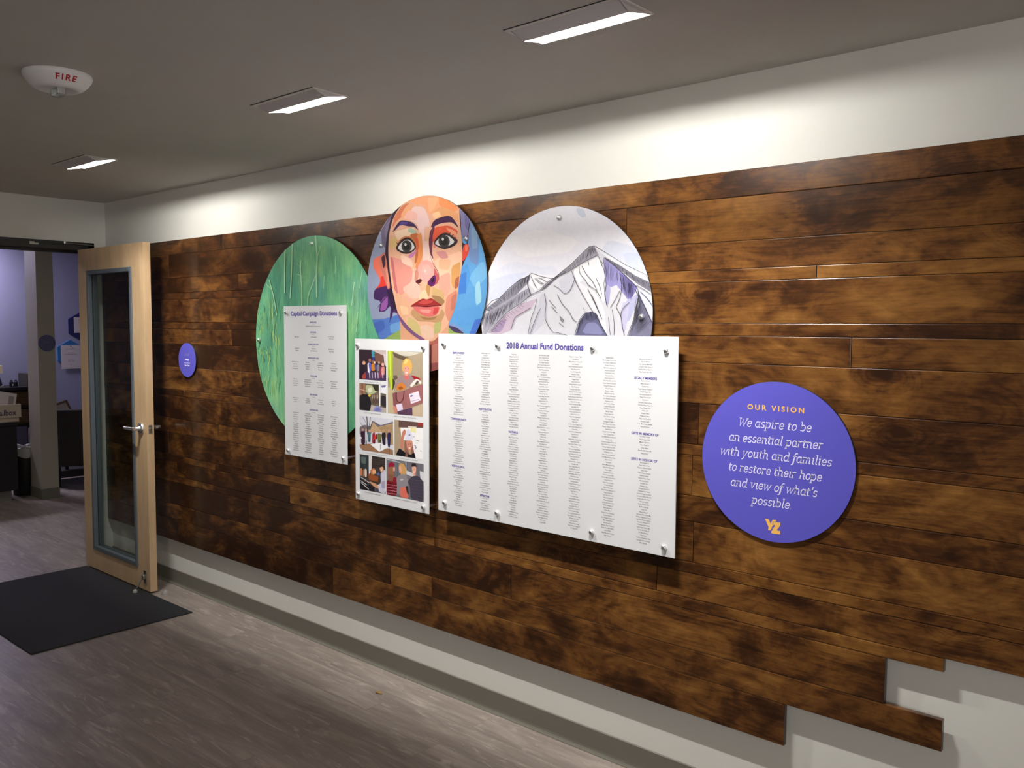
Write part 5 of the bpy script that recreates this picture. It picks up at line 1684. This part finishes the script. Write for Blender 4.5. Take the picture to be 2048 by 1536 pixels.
for k, (y_, lb) in enumerate(((0.836, 'small dark bottle with a pale label on the console beside the lamp'), (0.880, 'plain small dark bottle on the console, second from the lamp'))):
    b_ = thing('bottle', (-4.32, y_, 0.955), lb, 'bottle', 'bottles on the console')
    bm = bmesh.new(); lathe(bm, [(0.019, 0), (0.020, 0.003), (0.020, 0.048), (0.010, 0.056)], 20); build('bottle_body', bm, mat('dark_bottle', (0.015, 0.015, 0.03), 0.2), b_, smooth_angle=R(40))
    bm = bmesh.new(); lathe(bm, [(0.011, 0.056), (0.011, 0.070), (0, 0.071)], 16); build('cap', bm, M_BLACK, b_)
    if k == 0:
        bm = bmesh.new(); box(bm, 0.018, 0.0212, 0.0, 0.012, 0.008, 0.030); build('bottle_label', bm, M_BOARD, b_)
bm = bmesh.new(); box(bm, -4.50, -4.24, 0.968, 1.10, 0.955, 1.092, 0.003); tag(build('storage_box', bm, mat('dark_brown_card', (0.028, 0.022, 0.018), 0.6)), 'dark brown box on the console next to the pillar', 'box')

# hexagons with pinned sheets on the lavender wall
def hexagon(name, cy, cz, r, col, th, lb, grp, rot=0):
    bm = bmesh.new()
    pts = [(cy + r * math.cos(R(60 * i + rot)), cz + r * math.sin(R(60 * i + rot))) for i in range(6)]
    a_ = [bm.verts.new((-4.60, y, z)) for y, z in pts]; b_ = [bm.verts.new((-4.60 + th, y, z)) for y, z in pts]
    bm.faces.new(a_); bm.faces.new(b_)
    for i in range(6):
        bm.faces.new((a_[i], a_[(i + 1) % 6], b_[(i + 1) % 6], b_[i]))
    return tag(build(name, bm, mat(name + '_felt', col, 0.7)), lb, 'pin board', grp)
hexagon('hexagon_board', 1.705, 1.615, 0.170, (0.020, 0.022, 0.13), 0.012, 'navy hexagon pin board on the lavender wall, half hidden by the door', 'hexagon boards', 30)
hexagon('hexagon_board', 1.572, 1.292, 0.165, (0.03, 0.17, 0.42), 0.012, 'bright blue hexagon pin board with a white sheet, below the navy one', 'hexagon boards', 30)
def sheet(y0, y1, z0, z1, lines, lb):
    t = thing('notice_sheet', (-4.587, (y0 + y1) / 2, z0), lb, 'notice', 'sheets on the hexagon boards')
    bm = bmesh.new(); box(bm, 0, 0.0015, y0 - (y0 + y1) / 2, y1 - (y0 + y1) / 2, 0, z1 - z0); build('paper', bm, mat('notice_paper', (0.74, 0.66, 0.66), 0.6), t)
    for zf, wd, cap_ in lines:
        bm = bmesh.new()
        vs, fs = text_data(scrawl(int(wd * 120)), 0.01)
        mid = (max(q.x for q in vs) + min(q.x for q in vs)) / 2
        ww = max(q.x for q in vs) - min(q.x for q in vs)
        nv = [bm.verts.new((0.0019, (q.x - mid) * wd / ww, (z1 - z0) * zf + q.y * cap_ / 0.7)) for q in vs]
        for f in fs:
            try: bm.faces.new([nv[i] for i in f])
            except ValueError: pass
        build('text_line', bm, M_GREYTEXT, t)
    bm = bmesh.new(); lathe(bm, [(0.005, 0), (0.005, 0.004), (0, 0.006)], 10, Matrix.Translation((0.0015, 0, (z1 - z0) * 0.95)) @ Matrix.Rotation(R(90), 4, 'Y')); build('push_pin', bm, M_BLACK, t)
sheet(1.466, 1.684, 1.116, 1.395, ((0.82, 0.13, 0.007), (0.66, 0.06, 0.006), (0.60, 0.13, 0.009), (0.37, 0.06, 0.006), (0.31, 0.08, 0.008), (0.17, 0.02, 0.006)), 'white notice sheet pinned over the bright blue hexagon')
sheet(1.620, 1.836, 1.538, 1.722, ((0.80, 0.10, 0.012), (0.62, 0.12, 0.006), (0.45, 0.10, 0.006)), 'white notice sheet on the navy hexagon at the door edge')
# round sign on the pillar
rs = thing('pillar_sign', (-2.548, 0.5515, 1.4635), 'round dark blue sign on the grey pillar beyond the door', 'sign')
bm = bmesh.new(); lathe(bm, [(0.0755, 0), (0.0755, 0.006), (0.0745, 0.007)], 56, Matrix.Rotation(R(90), 4, 'Y')); build('panel', bm, mat('dusky_blue_board', (0.10, 0.10, 0.20), 0.25, coat=0.6), rs)
bm = bmesh.new()
box(bm, 0.0071, 0.0076, -0.0275, 0.0275, 0.004, 0.007)
build('sign_rule', bm, mat('dim_rule_ink', (0.22, 0.22, 0.34), 0.5), rs)
